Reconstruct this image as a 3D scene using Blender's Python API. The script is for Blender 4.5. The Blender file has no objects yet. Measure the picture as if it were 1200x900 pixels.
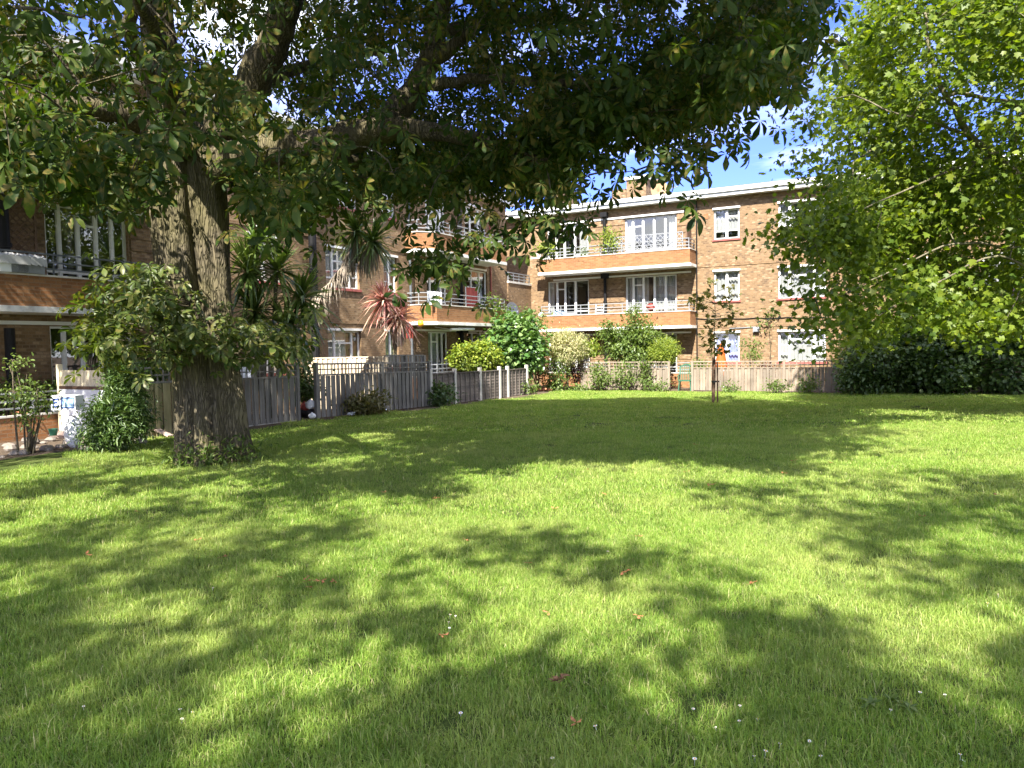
import bpy, math, random
import numpy as np
from mathutils import Vector, Matrix, noise as mnoise
rad = math.radians
rng = np.random.default_rng(11)
random.seed(11)
SC = bpy.context.scene
COL = SC.collection

# ---------------------------------------------------------------- camera
FOC = 866.0                     # focal length in pixels of a 1200 px wide picture
EYE = Vector((0, 0, 1.75))
PITCH, ROLL = rad(2.97), 0.017
_f = Vector((0, math.cos(PITCH), -math.sin(PITCH)))
_u = Vector((0, math.sin(PITCH), math.cos(PITCH)))
_r = Vector((1, 0, 0))
CR = (_r * math.cos(ROLL) - _u * math.sin(ROLL)).normalized()
CU = (_u * math.cos(ROLL) + _r * math.sin(ROLL)).normalized()
CF = _f
cam = bpy.data.objects.new('camera', bpy.data.cameras.new('camera'))
COL.objects.link(cam)
cam.data.sensor_width = 36
cam.data.lens = 36 * FOC / 1200
cam.data.clip_end = 3000
cam.data.clip_start = 0.05
cam.matrix_world = Matrix(((CR.x, CU.x, -CF.x, EYE.x), (CR.y, CU.y, -CF.y, EYE.y), (CR.z, CU.z, -CF.z, EYE.z), (0, 0, 0, 1)))
SC.camera = cam

def ray(px, py):
    return CR * ((px - 600) / FOC) + CU * ((450 - py) / FOC) + CF
def at(px, py, Y):
    d = ray(px, py)
    return EYE + d * (Y / d.y)
def proj(p):
    q = np.asarray(p) - np.array(EYE)
    d = q @ np.array(CF)
    return 600 + FOC * (q @ np.array(CR)) / d, 450 - FOC * (q @ np.array(CU)) / d, d
def sstep(t):
    t = min(1, max(0, t)); return t * t * (3 - 2 * t)
def gz(x, y):
    return -0.26 * sstep((y - 12) / 18)
def gp(px, py):
    d = ray(px, py); z = 0.0
    for _ in range(8):
        p = EYE + d * ((z - EYE.z) / d.z)
        z = gz(p.x, p.y)
    return Vector((p.x, p.y, z))

# -------- courtyard frame: corner C, a runs along the far block, b along the side block, both towards the lawn
CC = Vector((1.01, 38.2, 0))
E1 = Vector((0.883, -0.4695, 0)).normalized()
E2 = Vector((-0.4695, -0.883, 0)).normalized()
FROT = math.atan2(E1.y, E1.x)
def W(a, b, z=0.0):
    return CC + E1 * a + E2 * b + Vector((0, 0, z))
def AB(p):
    q = Vector((p[0], p[1], 0)) - CC
    return q.dot(E1), q.dot(E2)
def hitR(px, py, b=0.0):
    d = ray(px, py); t = (b - (EYE - CC).dot(E2)) / d.dot(E2)
    p = EYE + d * t
    return AB(p)[0], p.z
def hitL(px, py, a=0.0):
    d = ray(px, py); t = (a - (EYE - CC).dot(E1)) / d.dot(E1)
    p = EYE + d * t
    return AB(p)[1], p.z

# ---------------------------------------------------------------- scene helpers
def tag(o, label=None, cat=None, group=None, kind=None):
    if label: o['label'] = label
    if cat: o['category'] = cat
    if group: o['group'] = group
    if kind: o['kind'] = kind
    return o
def empty(name, loc, label, cat, group=None, rz=0.0):
    o = bpy.data.objects.new(name, None)
    o.location = loc; o.rotation_euler = (0, 0, rz); o.empty_display_size = .2
    COL.objects.link(o)
    return tag(o, label, cat, group)
def fthing(name, a, b, z, label, cat, group=None):
    """an Empty in the courtyard frame"""
    return empty(name, W(a, b, z), label, cat, group, FROT)
def link_mesh(name, me, mat, parent=None, smooth=False):
    o = bpy.data.objects.new(name, me)
    COL.objects.link(o)
    for m in (mat if isinstance(mat, (list, tuple)) else [mat]):
        me.materials.append(m)
    if smooth:
        me.polygons.foreach_set('use_smooth', np.ones(len(me.polygons), dtype=bool))
    if parent: o.parent = parent
    return o
def copy_tree(o, parent=None):
    c = o.copy(); COL.objects.link(c)
    if parent: c.parent = parent
    for ch in [x for x in COL.objects if x.parent == o]:
        copy_tree(ch, c)
    return c

class MB:
    """collects geometry; org = the thing's base; frame=True: vertices come as (a,b,z) of the courtyard"""
    def __init__(s, org=(0, 0, 0), frame=False):
        s.v = []; s.f = []; s.org = Vector(org); s.fr = frame; s.mi = []; s.m = 0
    def P(s, p):
        q = Vector(p) - s.org
        if s.fr: q.y = -q.y
        s.v.append(q); return len(s.v) - 1
    def face(s, pts):
        s.f.append([s.P(p) for p in pts]); s.mi.append(s.m)
    def idx(s, ids):
        s.f.append(list(ids)); s.mi.append(s.m)
    def box(s, x0, x1, y0, y1, z0, z1):
        c = [s.P((x, y, z)) for z in (z0, z1) for x, y in ((x0, y0), (x1, y0), (x1, y1), (x0, y1))]
        for q in ((3, 2, 1, 0), (4, 5, 6, 7), (0, 1, 5, 4), (1, 2, 6, 5), (2, 3, 7, 6), (3, 0, 4, 7)):
            s.idx([c[i] for i in q])
    def bar(s, p, q, w, h=None, up=(0, 0, 1)):
        p, q = Vector(p), Vector(q); h = h or w
        d = (q - p).normalized(); up = Vector(up)
        if abs(d.dot(up)) > .95: up = Vector((1, 0, 0))
        x = d.cross(up).normalized() * w / 2; y = x.cross(d).normalized() * h / 2
        c = [s.P(e + i * x + j * y) for e in (p, q) for i, j in ((-1, -1), (1, -1), (1, 1), (-1, 1))]
        for k in ((3, 2, 1, 0), (4, 5, 6, 7), (0, 1, 5, 4), (1, 2, 6, 5), (2, 3, 7, 6), (3, 0, 4, 7)):
            s.idx([c[i] for i in k])
    def tube(s, pts, radii, n=8, cap=True):
        pts = [Vector(p) for p in pts]
        if not isinstance(radii, (list, tuple)): radii = [radii] * len(pts)
        rings = []; x = None
        for i, p in enumerate(pts):
            d = (pts[min(i + 1, len(pts) - 1)] - pts[max(i - 1, 0)]).normalized()
            if x is None:
                x = d.orthogonal().normalized()
            else:
                x = (x - d * x.dot(d)).normalized()
            y = d.cross(x)
            rings.append([s.P(p + (x * math.cos(k * math.tau / n) + y * math.sin(k * math.tau / n)) * radii[i]) for k in range(n)])
        for i in range(len(rings) - 1):
            for k in range(n):
                s.idx((rings[i][k], rings[i][(k + 1) % n], rings[i + 1][(k + 1) % n], rings[i + 1][k]))
        if cap:
            s.idx(rings[0][::-1]); s.idx(rings[-1])
    def prism(s, poly, z0, z1):
        lo = [s.P((p[0], p[1], z0)) for p in poly]; hi = [s.P((p[0], p[1], z1)) for p in poly]
        s.idx(lo[::-1]); s.idx(hi)
        n = len(poly)
        for i in range(n):
            s.idx((lo[i], lo[(i + 1) % n], hi[(i + 1) % n], hi[i]))
    def lathe(s, c, prof, n=16):
        c = Vector(c); rings = []
        for r, z in prof:
            rings.append([s.P(c + Vector((r * math.cos(k * math.tau / n), r * math.sin(k * math.tau / n), z))) for k in range(n)])
        for i in range(len(rings) - 1):
            for k in range(n):
                s.idx((rings[i][k], rings[i][(k + 1) % n], rings[i + 1][(k + 1) % n], rings[i + 1][k]))
        s.idx(rings[0][::-1]); s.idx(rings[-1])
    def ball(s, c, r, n=10, sq=(1, 1, 1), jit=0.0):
        c = Vector(c); rings = []
        m = max(4, n // 2)
        for i in range(1, m):
            t = math.pi * i / m
            rings.append([s.P(c + Vector((r * sq[0] * math.sin(t) * math.cos(k * math.tau / n), r * sq[1] * math.sin(t) * math.sin(k * math.tau / n), r * sq[2] * math.cos(t))) * (1 + random.uniform(-jit, jit))) for k in range(n)])
        a = s.P(c + Vector((0, 0, r * sq[2]))); b = s.P(c - Vector((0, 0, r * sq[2])))
        for i in range(len(rings) - 1):
            for k in range(n):
                s.idx((rings[i][k], rings[i + 1][k], rings[i + 1][(k + 1) % n], rings[i][(k + 1) % n]))
        for k in range(n):
            s.idx((a, rings[0][k], rings[0][(k + 1) % n])); s.idx((b, rings[-1][(k + 1) % n], rings[-1][k]))
    def build(s, name, mat, parent=None, smooth=False, uv=True):
        me = bpy.data.meshes.new(name)
        me.from_pydata([tuple(p) for p in s.v], [], s.f)
        if uv and len(s.f):
            nl = len(me.loops); co = np.empty(len(me.vertices) * 3, dtype=np.float32); me.vertices.foreach_get('co', co); co = co.reshape(-1, 3)
            li = np.empty(nl, dtype=np.int32); me.loops.foreach_get('vertex_index', li)
            nr = np.empty(len(me.polygons) * 3, dtype=np.float32); me.polygons.foreach_get('normal', nr); nr = nr.reshape(-1, 3)
            tot = np.empty(len(me.polygons), dtype=np.int32); me.polygons.foreach_get('loop_total', tot)
            ln = np.repeat(nr, tot, axis=0); lc = co[li]
            horiz = np.abs(ln[:, 2]) > .7
            tx, ty = -ln[:, 1], ln[:, 0]
            sg = np.where((np.abs(tx) > np.abs(ty)) & (tx < 0) | (np.abs(ty) >= np.abs(tx)) & (ty < 0), -1, 1)
            L = np.maximum(np.hypot(tx, ty), 1e-6)
            U = np.where(horiz, lc[:, 0], (lc[:, 0] * tx + lc[:, 1] * ty) / L * sg)
            V = np.where(horiz, lc[:, 1], lc[:, 2])
            lay = me.uv_layers.new(name='UVMap')
            lay.data.foreach_set('uv', np.stack([U, V], 1).astype(np.float32).ravel())
        o = link_mesh(name, me, mat, parent, smooth)
        if any(s.mi): me.polygons.foreach_set('material_index', np.array(s.mi, dtype=np.int32))
        me.update()
        return o

def smooth_path(pts, k=4):
    P = [Vector(p) for p in pts]; out = []
    for i in range(len(P) - 1):
        p0, p1, p2, p3 = P[max(i - 1, 0)], P[i], P[i + 1], P[min(i + 2, len(P) - 1)]
        for j in range(k):
            t = j / k
            out.append(.5 * ((2 * p1) + (p2 - p0) * t + (2 * p0 - 5 * p1 + 4 * p2 - p3) * t * t + (3 * p1 - p0 - 3 * p2 + p3) * t ** 3))
    out.append(P[-1]); return out

# ---------------------------------------------------------------- numpy leaf clouds
def unit(a):
    return a / np.maximum(np.linalg.norm(a, axis=-1, keepdims=True), 1e-9)
def cloud_mesh(name, P, D, Nn, S, tv, tf):
    """one template (tv verts, tf tris/quads) placed at every P with axis D (template +y) and normal Nn (+z)"""
    P = np.asarray(P, dtype=np.float64); S = np.asarray(S)
    D = unit(np.asarray(D)); X = unit(np.cross(D, Nn)); Z = np.cross(X, D)
    tv = np.asarray(tv, dtype=np.float64)
    V = P[:, None] + S[:, None, None] * (tv[None, :, 0:1] * X[:, None] + tv[None, :, 1:2] * D[:, None] + tv[None, :, 2:3] * Z[:, None])
    n, k = len(P), len(tv)
    sizes = np.array([len(f) for f in tf], dtype=np.int32)
    flat = np.concatenate([np.array(f) for f in tf])
    loops = (flat[None] + (np.arange(n) * k)[:, None]).astype(np.int32).ravel()
    tot = np.tile(sizes, n); start = np.concatenate([[0], np.cumsum(tot)[:-1]]).astype(np.int32)
    me = bpy.data.meshes.new(name)
    me.vertices.add(n * k); me.vertices.foreach_set('co', V.astype(np.float32).ravel())
    me.loops.add(len(loops)); me.loops.foreach_set('vertex_index', loops)
    me.polygons.add(len(tot)); me.polygons.foreach_set('loop_start', start)
    try: me.polygons.foreach_set('loop_total', tot.astype(np.int32))
    except Exception: pass
    me.update(calc_edges=True)
    return me
# plain leaf folded along its midrib
LEAF_V = [(0, 0, 0), (-.26, .33, .05), (-.2, .7, .02), (0, 1, -.08), (.2, .7, .02), (.26, .33, .05)]
LEAF_F = [(0, 3, 2, 1), (0, 5, 4, 3)]
NARROW_V = [(0, 0, 0), (-.12, .35, .04), (-.09, .7, .0), (0, 1, -.1), (.09, .7, .0), (.12, .35, .04)]
BROAD_V = [(0, 0, 0), (-.36, .3, .06), (-.33, .66, .03), (0, 1, -.1), (.33, .66, .03), (.36, .3, .06)]
# lobed maple leaf
_mp = [(0, 0), (-.28, .06), (-.52, .2), (-.34, .38), (-.5, .68), (-.2, .62), (0, 1), (.2, .62), (.5, .68), (.34, .38), (.52, .2), (.28, .06)]
MAPLE_V = [(x, y, .10 * abs(x) - .1 * y * y) for x, y in _mp] + [(0, .35, -.03)]
MAPLE_F = [(12, 6, 5, 4, 3), (12, 3, 2, 1, 0), (12, 9, 8, 7, 6), (12, 0, 11, 10, 9)]
def palmate(n=7, fine=True, dr=.2):
    V, Fc = [], []
    for i in range(n):
        t = (i - (n - 1) / 2) / ((n - 1) / 2)
        ang = t * rad(128) + .06 * (((i * 29) % 7) / 7 - .5)
        L = 1.0 - .42 * abs(t) ** 1.6
        dx, dy = math.sin(ang), math.cos(ang)
        nx, ny = dy, -dx
        droop = dr * (.7 + .6 * ((i * 37) % 5) / 5)
        def pt(y, w, h):
            yy = y * L * (1 - .25 * droop * y); ww = w * L
            return (dx * yy + nx * ww, dy * yy + ny * ww, h - droop * (y ** 2) * L)
        b = len(V)
        tw = .05 * (((i * 13) % 7) / 7 - .5)
        if fine:
            V += [pt(.04, 0, 0), pt(.40, -.095, .035 + tw), pt(.40, 0, 0), pt(.40, .095, .035 - tw), pt(.70, -.185, .055 + tw), pt(.70, 0, 0), pt(.70, .185, .055 - tw), pt(.9, -.12, .02 + tw), pt(.9, .12, .02 - tw), pt(1, 0, -.04)]
            Fc += [(b, b + 2, b + 1), (b, b + 3, b + 2), (b + 1, b + 2, b + 5, b + 4), (b + 2, b + 3, b + 6, b + 5), (b + 4, b + 5, b + 9, b + 7), (b + 5, b + 6, b + 8, b + 9)]
        else:
            V += [pt(.04, 0, 0), pt(.66, -.18, .05), pt(1, 0, -.03), pt(.66, .18, .05)]
            Fc += [(b, b + 2, b + 1), (b, b + 3, b + 2)]
    return V, Fc

def hole(p, sc, seed=0.0):
    return mnoise.noise(Vector((p[0] * sc + seed, p[1] * sc, p[2] * sc)))
def rnd_dirs(n):
    return unit(rng.normal(size=(n, 3)))
def clumps(centers, out_dirs, per, spread, size, tilt=.55, droop=.35):
    """leaves round every clump centre -> P, D, N, S"""
    c = np.repeat(np.asarray(centers), per, 0); o = np.repeat(np.asarray(out_dirs), per, 0)
    n = len(c)
    sp = np.repeat(np.broadcast_to(np.asarray(spread, dtype=float), (len(centers),)), per)
    P = c + rng.normal(size=(n, 3)) * sp[:, None] * np.array([1, 1, .7])
    D = unit(o * .7 + rnd_dirs(n) * .9 + np.array([0, 0, -droop]))
    N = unit(np.array([0, 0, 1.0]) + o * .35 + rnd_dirs(n) * tilt)
    S = size * rng.uniform(.65, 1.25, n)
    return P, D, N, S
# ---------------------------------------------------------------- materials
def newmat(name):
    m = bpy.data.materials.new(name); m.use_nodes = True
    nt = m.node_tree
    b = nt.nodes['Principled BSDF']; out = nt.nodes['Material Output']
    return m, nt, b, out
def nd(nt, t, **kw):
    n = nt.nodes.new(t)
    for k, v in kw.items():
        if k.startswith('i_'):
            n.inputs[k[2:].replace('_', ' ')].default_value = v
        else:
            setattr(n, k, v)
    return n
def c4(c): return (c[0], c[1], c[2], 1)
def ramp(nt, fac, stops, interp='LINEAR'):
    r = nd(nt, 'ShaderNodeValToRGB'); r.color_ramp.interpolation = interp
    e = r.color_ramp.elements
    while len(e) < len(stops): e.new(.5)
    for el, (p, c) in zip(e, stops):
        el.position = p; el.color = c4(c)
    nt.links.new(fac, r.inputs['Fac'])
    return r.outputs['Color']
def mixc(nt, fac, a, b, mode='MIX'):
    m = nd(nt, 'ShaderNodeMix', data_type='RGBA', blend_type=mode)
    for s, i in ((fac, 0), (a, 6), (b, 7)):
        if isinstance(s, (int, float)): m.inputs[i].default_value = s
        elif isinstance(s, tuple): m.inputs[i].default_value = c4(s)
        else: nt.links.new(s, m.inputs[i])
    return m.outputs[2]
def noise(nt, scale, detail=4, rough=.6, vec=None, out='Fac', dist=0.0):
    n = nd(nt, 'ShaderNodeTexNoise'); n.inputs['Scale'].default_value = scale; n.inputs['Detail'].default_value = detail
    n.inputs['Roughness'].default_value = rough; n.inputs['Distortion'].default_value = dist
    if vec is not None: nt.links.new(vec, n.inputs['Vector'])
    return n.outputs[out]
def objco(nt, scale=None):
    t = nd(nt, 'ShaderNodeTexCoord').outputs['Object']
    if scale:
        m = nd(nt, 'ShaderNodeMapping'); m.inputs['Scale'].default_value = scale
        nt.links.new(t, m.inputs['Vector']); return m.outputs['Vector']
    return t
def mathn(nt, op, a, b=None, clamp=False):
    m = nd(nt, 'ShaderNodeMath', operation=op, use_clamp=clamp)
    for i, s in enumerate((a, b)):
        if s is None: continue
        if isinstance(s, (int, float)): m.inputs[i].default_value = s
        else: nt.links.new(s, m.inputs[i])
    return m.outputs[0]
def bump(nt, h, b, strength=.4, dist=.02):
    n = nd(nt, 'ShaderNodeBump'); n.inputs['Strength'].default_value = strength; n.inputs['Distance'].default_value = dist
    nt.links.new(h, n.inputs['Height']); nt.links.new(n.outputs['Normal'], b.inputs['Normal'])

def plain(name, col, rough=.6, var=.18, scale=6, bumps=.1, metal=0.0, spec=.4, stretch=None):
    m, nt, b, out = newmat(name)
    v = objco(nt, stretch)
    n = noise(nt, scale, 6, .65, v)
    c2 = tuple(x * (1 - var * 1.6) for x in col); c3 = tuple(min(1, x * (1 + var)) for x in col)
    nt.links.new(ramp(nt, n, [(.3, c2), (.5, col), (.72, c3)]), b.inputs['Base Color'])
    b.inputs['Roughness'].default_value = rough; b.inputs['Metallic'].default_value = metal
    b.inputs['Specular IOR Level'].default_value = spec
    if bumps: bump(nt, noise(nt, scale * 6, 4, .6, v), b, bumps, .01)
    return m
def leafmat(name, cols, trans=.35, rough=.45, blotch=None, tcol=None, spec=.35, big=.25):
    m, nt, b, out = newmat(name)
    g = nd(nt, 'ShaderNodeNewGeometry')
    n = len(cols)
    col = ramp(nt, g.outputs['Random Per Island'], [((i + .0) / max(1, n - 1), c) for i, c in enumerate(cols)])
    big_n = noise(nt, 1.1, 2, .5, g.outputs['Position'])
    col = mixc(nt, mathn(nt, 'MULTIPLY', mathn(nt, 'SUBTRACT', big_n, .35, True), big * 2.2), col, tuple(min(1, c * 1.9) for c in cols[-1]))
    if blotch:
        bn = noise(nt, 13, 3, .6, g.outputs['Position'])
        bn2 = noise(nt, .8, 2, .5, g.outputs['Position'])
        k = mathn(nt, 'MULTIPLY', mathn(nt, 'SUBTRACT', mathn(nt, 'ADD', bn, mathn(nt, 'MULTIPLY', bn2, .5)), .78, True), 7.0, True)
        col = mixc(nt, mathn(nt, 'MULTIPLY', k, .75), col, blotch)
    nt.links.new(col, b.inputs['Base Color'])
    b.inputs['Roughness'].default_value = rough; b.inputs['Specular IOR Level'].default_value = spec
    tr = nd(nt, 'ShaderNodeBsdfTranslucent')
    tc = mixc(nt, 1.0, col, tcol or (1.25, 1.35, .45), 'MULTIPLY')
    nt.links.new(tc, tr.inputs['Color'])
    ms = nd(nt, 'ShaderNodeMixShader'); ms.inputs[0].default_value = trans
    nt.links.new(b.outputs[0], ms.inputs[1]); nt.links.new(tr.outputs[0], ms.inputs[2])
    nt.links.new(ms.outputs[0], out.inputs['Surface'])
    return m
def brickmat(name, stops, mortar, size=(.225, .075), bstr=.5, stain=.3):
    m, nt, b, out = newmat(name)
    uv = nd(nt, 'ShaderNodeUVMap'); uv.uv_map = 'UVMap'
    br = nd(nt, 'ShaderNodeTexBrick'); br.offset = .5; br.squash = 1
    for k, v in (('Color1', (0, 0, 0, 1)), ('Color2', (1, 1, 1, 1)), ('Mortar', (.5, .5, .5, 1)), ('Scale', 1.0), ('Mortar Size', .009), ('Mortar Smooth', .2), ('Bias', 0.0), ('Brick Width', size[0]), ('Row Height', size[1])):
        br.inputs[k].default_value = v
    nt.links.new(uv.outputs[0], br.inputs['Vector'])
    col = ramp(nt, br.outputs['Color'], stops)
    pt = noise(nt, 40, 3, .6, uv.outputs[0])
    col = mixc(nt, .35, col, ramp(nt, pt, [(.3, (.25, .25, .25)), (.7, (.9, .9, .9))]), 'SOFT_LIGHT')
    col = mixc(nt, br.outputs['Fac'], col, mortar)
    st = noise(nt, .55, 5, .6, uv.outputs[0])
    col = mixc(nt, mathn(nt, 'MULTIPLY', mathn(nt, 'SUBTRACT', st, .48, True), stain * 5, True), col, mixc(nt, .5, col, (.12, .085, .06)))
    mpS = nd(nt, 'ShaderNodeMapping'); mpS.inputs['Scale'].default_value = (2.6, .22, 1); nt.links.new(uv.outputs[0], mpS.inputs['Vector'])
    sk_ = noise(nt, 1.5, 5, .65, mpS.outputs[0])
    col = mixc(nt, mathn(nt, 'MULTIPLY', mathn(nt, 'SUBTRACT', sk_, .5, True), stain * 6, True), col, mixc(nt, .6, col, (.075, .055, .042)))
    nt.links.new(col, b.inputs['Base Color'])
    b.inputs['Roughness'].default_value = .85; b.inputs['Specular IOR Level'].default_value = .2
    h = mathn(nt, 'SUBTRACT', mathn(nt, 'MULTIPLY', pt, .4), br.outputs['Fac'])
    bump(nt, h, b, bstr, .012)
    return m
def woodmat(name, c1, c2, rough=.8, board=0.0):
    m, nt, b, out = newmat(name)
    v = objco(nt, (14, 14, .9))
    g = noise(nt, 1.6, 6, .7, v)
    col = ramp(nt, g, [(.28, c1), (.55, tuple((x + y) / 2 for x, y in zip(c1, c2))), (.75, c2)])
    s = noise(nt, 1.4, 3, .5, objco(nt))
    col = mixc(nt, mathn(nt, 'MULTIPLY', mathn(nt, 'SUBTRACT', s, .42, True), 1.8, True), col, tuple(x * .55 for x in c1))
    ri = nd(nt, 'ShaderNodeNewGeometry').outputs['Random Per Island']
    col = mixc(nt, 1.0, col, ramp(nt, ri, [(0, (.72, .72, .72)), (1, (1.15, 1.12, 1.1))]), 'MULTIPLY')
    nt.links.new(col, b.inputs['Base Color'])
    b.inputs['Roughness'].default_value = rough; b.inputs['Specular IOR Level'].default_value = .2
    bump(nt, g, b, .35, .01)
    return m
M = {}
BR = [(0, (.125, .080, .046)), (.2, (.18, .112, .058)), (.5, (.21, .132, .068)), (.8, (.24, .154, .082)), (1, (.32, .225, .135))]
M['brick'] = brickmat('multi_stock_brick', BR, (.225, .16, .10), (.145, .075))
M['brick_orange'] = brickmat('orange_parapet_brick', [(0, (.20, .088, .036)), (.5, (.255, .115, .046)), (1, (.30, .15, .065))], (.24, .15, .085), (.225, .075), .3, .12)
M['brick_band'] = brickmat('banded_bay_brick', [(0, (.26, .13, .075)), (.5, (.40, .21, .11)), (1, (.5, .31, .18))], (.40, .29, .20))
M['white'] = plain('white_gloss_paint', (.72, .72, .70), .35, .05, 3, .03)
M['offwhite'] = plain('weathered_white_concrete', (.66, .65, .61), .7, .24, 3.5, .15)
M['rail'] = plain('pale_grey_rail_paint', (.24, .25, .26), .45, .08, 4, 0)
M['rail_dark'] = plain('dark_grey_rail_paint', (.10, .11, .12), .5, .1, 4, 0)
M['red_sill'] = plain('red_tile_sill', (.33, .09, .075), .6, .15, 8)
M['black'] = plain('black_iron_paint', (.010, .010, .011), .6, .2, 8, .1, spec=.2)
M['felt'] = plain('roof_felt', (.10, .095, .09), .9, .2, 3)
M['dark'] = plain('dim_room_wall', (.22, .20, .18), .9, .2, 1)
M['concrete'] = plain('concrete_post', (.56, .53, .47), .85, .14, 5, .25)
M['tan'] = plain('tan_dish_paint', (.45, .29, .15), .6, .1, 5)
M['greydish'] = plain('grey_dish_paint', (.45, .47, .5), .5, .08, 5)
M['curtain'] = plain('white_net_curtain', (.42, .42, .41), .9, .06, 9, 0)
M['curtain_blue'] = plain('lilac_blue_curtain', (.33, .38, .66), .9, .1, 6, 0)
M['wood_grey'] = woodmat('weathered_grey_boards', (.12, .113, .102), (.32, .31, .285))
M['wood_tan'] = woodmat('sun_bleached_boards', (.20, .16, .12), (.35, .30, .245))
M['wood_pale'] = woodmat('pale_new_boards', (.55, .45, .32), (.80, .70, .54))
M['wood_lap'] = woodmat('dark_lap_boards', (.10, .085, .075), (.28, .24, .21))
M['wood_brown'] = woodmat('brown_lattice_wood', (.10, .06, .04), (.22, .14, .09))
M['wood_sunlit'] = woodmat('sunlit_yellow_boards', (.20, .18, .09), (.42, .38, .22))  # yellow of the sunlight put into the colour of one fence panel
M['cream'] = plain('cream_painted_boards', (.76, .66, .44), .6, .07, 4)
M['white_plastic'] = plain('white_plastic', (.84, .85, .86), .4, .05, 6, .05)
M['green_plastic'] = plain('green_plastic', (.025, .11, .065), .4, .1, 6, .03)
M['black_plastic'] = plain('black_plastic', (.015, .015, .017), .35, .2, 7, .2)
M['orange'] = plain('orange_cloth', (.42, .085, .01), .7, .1, 7, .1)
M['red'] = plain('red_cloth', (.36, .07, .055), .8, .12, 7, .1)
M['blue'] = plain('blue_print', (.05, .09, .25), .5, .1, 7, 0)
M['lightblue'] = plain('pale_blue_print', (.38, .58, .80), .5, .1, 7, 0)
M['terracotta'] = plain('terracotta', (.55, .22, .12), .8, .15, 6, .1)
M['skin'] = plain('painted_face', (.7, .42, .3), .6, .08, 6, 0)
M['stone'] = plain('rubble_stone', (.20, .17, .14), .9, .35, 5, .5)
M['pink_stone'] = plain('pinkish_stone', (.48, .36, .29), .85, .25, 5, .4)
M['soil'] = plain('dark_soil', (.055, .038, .026), .95, .4, 7, .8)
M['yellow'] = plain('orange_yellow_globe', (.90, .42, .03), .4, .08, 5, 0)
M['curled'] = leafmat('curled_brown_leaf', [(.10, .05, .022), (.17, .085, .04), (.23, .13, .07)], .15, .7, tcol=(1.1, 1, .8))
M['deadleaf'] = leafmat('dry_orange_leaf', [(.34, .10, .025), (.45, .17, .05), (.28, .13, .06), (.52, .22, .09)], .2, .6, tcol=(1.2, 1, .7))
M['petal'] = plain('white_petal', (.88, .88, .86), .6, .04, 9, 0)

# glass: transparent with mirror reflection rising with the angle
m, nt, b, out = newmat('window_glass')
nt.nodes.remove(b)
tr = nd(nt, 'ShaderNodeBsdfTransparent'); tr.inputs[0].default_value = (.86, .88, .88, 1)
gl = nd(nt, 'ShaderNodeBsdfGlossy'); gl.inputs['Roughness'].default_value = .01
fr = nd(nt, 'ShaderNodeLayerWeight'); fr.inputs['Blend'].default_value = .5
nn = nd(nt, 'ShaderNodeBump'); nn.inputs['Strength'].default_value = .02
nt.links.new(noise(nt, 1.5, 2, .5, objco(nt)), nn.inputs['Height']); nt.links.new(nn.outputs[0], gl.inputs['Normal'])
ms = nd(nt, 'ShaderNodeMixShader'); nt.links.new(mathn(nt, 'ADD', mathn(nt, 'MULTIPLY', mathn(nt, 'POWER', fr.outputs['Facing'], 4.0), .8), .19, True), ms.inputs[0])
nt.links.new(tr.outputs[0], ms.inputs[1]); nt.links.new(gl.outputs[0], ms.inputs[2]); nt.links.new(ms.outputs[0], out.inputs['Surface'])
M['glass'] = m

# bark: long vertical ridges, grey brown with green algae
def barkmat(name, c1, c2, algae, zs=.35, sc=7, bstr=1.0):
    m, nt, b, out = newmat(name)
    v = objco(nt, (1, 1, zs))
    w = noise(nt, sc, 8, .65, v, dist=.6)
    vo = nd(nt, 'ShaderNodeTexVoronoi', feature='DISTANCE_TO_EDGE'); vo.inputs['Scale'].default_value = sc * 2.1
    mp = nd(nt, 'ShaderNodeMapping'); mp.inputs['Scale'].default_value = (1.2, 1.2, zs * .8)
    vd = nd(nt, 'ShaderNodeVectorMath', operation='ADD'); 
    nt.links.new(nd(nt, 'ShaderNodeTexCoord').outputs['Object'], mp.inputs['Vector'])
    nt.links.new(mp.outputs[0], vd.inputs[0])
    nz = nd(nt, 'ShaderNodeVectorMath', operation='SCALE'); nz.inputs['Scale'].default_value = .3
    nt.links.new(noise(nt, 6, 3, .6, v, 'Color'), nz.inputs[0]); nt.links.new(nz.outputs[0], vd.inputs[1])
    nt.links.new(vd.outputs[0], vo.inputs['Vector'])
    crack = mathn(nt, 'ADD', mathn(nt, 'MULTIPLY', vo.outputs['Distance'], 3.5), .25, True)
    col = ramp(nt, w, [(.3, c1), (.7, c2)])
    col = mixc(nt, mathn(nt, 'SUBTRACT', 1.0, crack), col, tuple(x * .42 for x in c1))
    al = noise(nt, 1.3, 4, .6, objco(nt))
    col = mixc(nt, mathn(nt, 'MULTIPLY', mathn(nt, 'SUBTRACT', al, .42, True), 3.2, True), col, algae)
    nt.links.new(col, b.inputs['Base Color']); b.inputs['Roughness'].default_value = .9; b.inputs['Specular IOR Level'].default_value = .15
    bump(nt, mathn(nt, 'ADD', mathn(nt, 'MULTIPLY', w, .6), crack), b, bstr, .03)
    return m
M['bark'] = barkmat('chestnut_bark', (.10, .085, .058), (.19, .155, .098), (.125, .11, .05), .2, 8)
M['bark2'] = barkmat('maple_bark', (.12, .10, .075), (.24, .205, .155), (.2, .19, .1), .5, 9, .5)
M['stem'] = barkmat('shrub_stem', (.10, .08, .055), (.2, .16, .11), (.1, .1, .05), .5, 20, .4)

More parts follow.
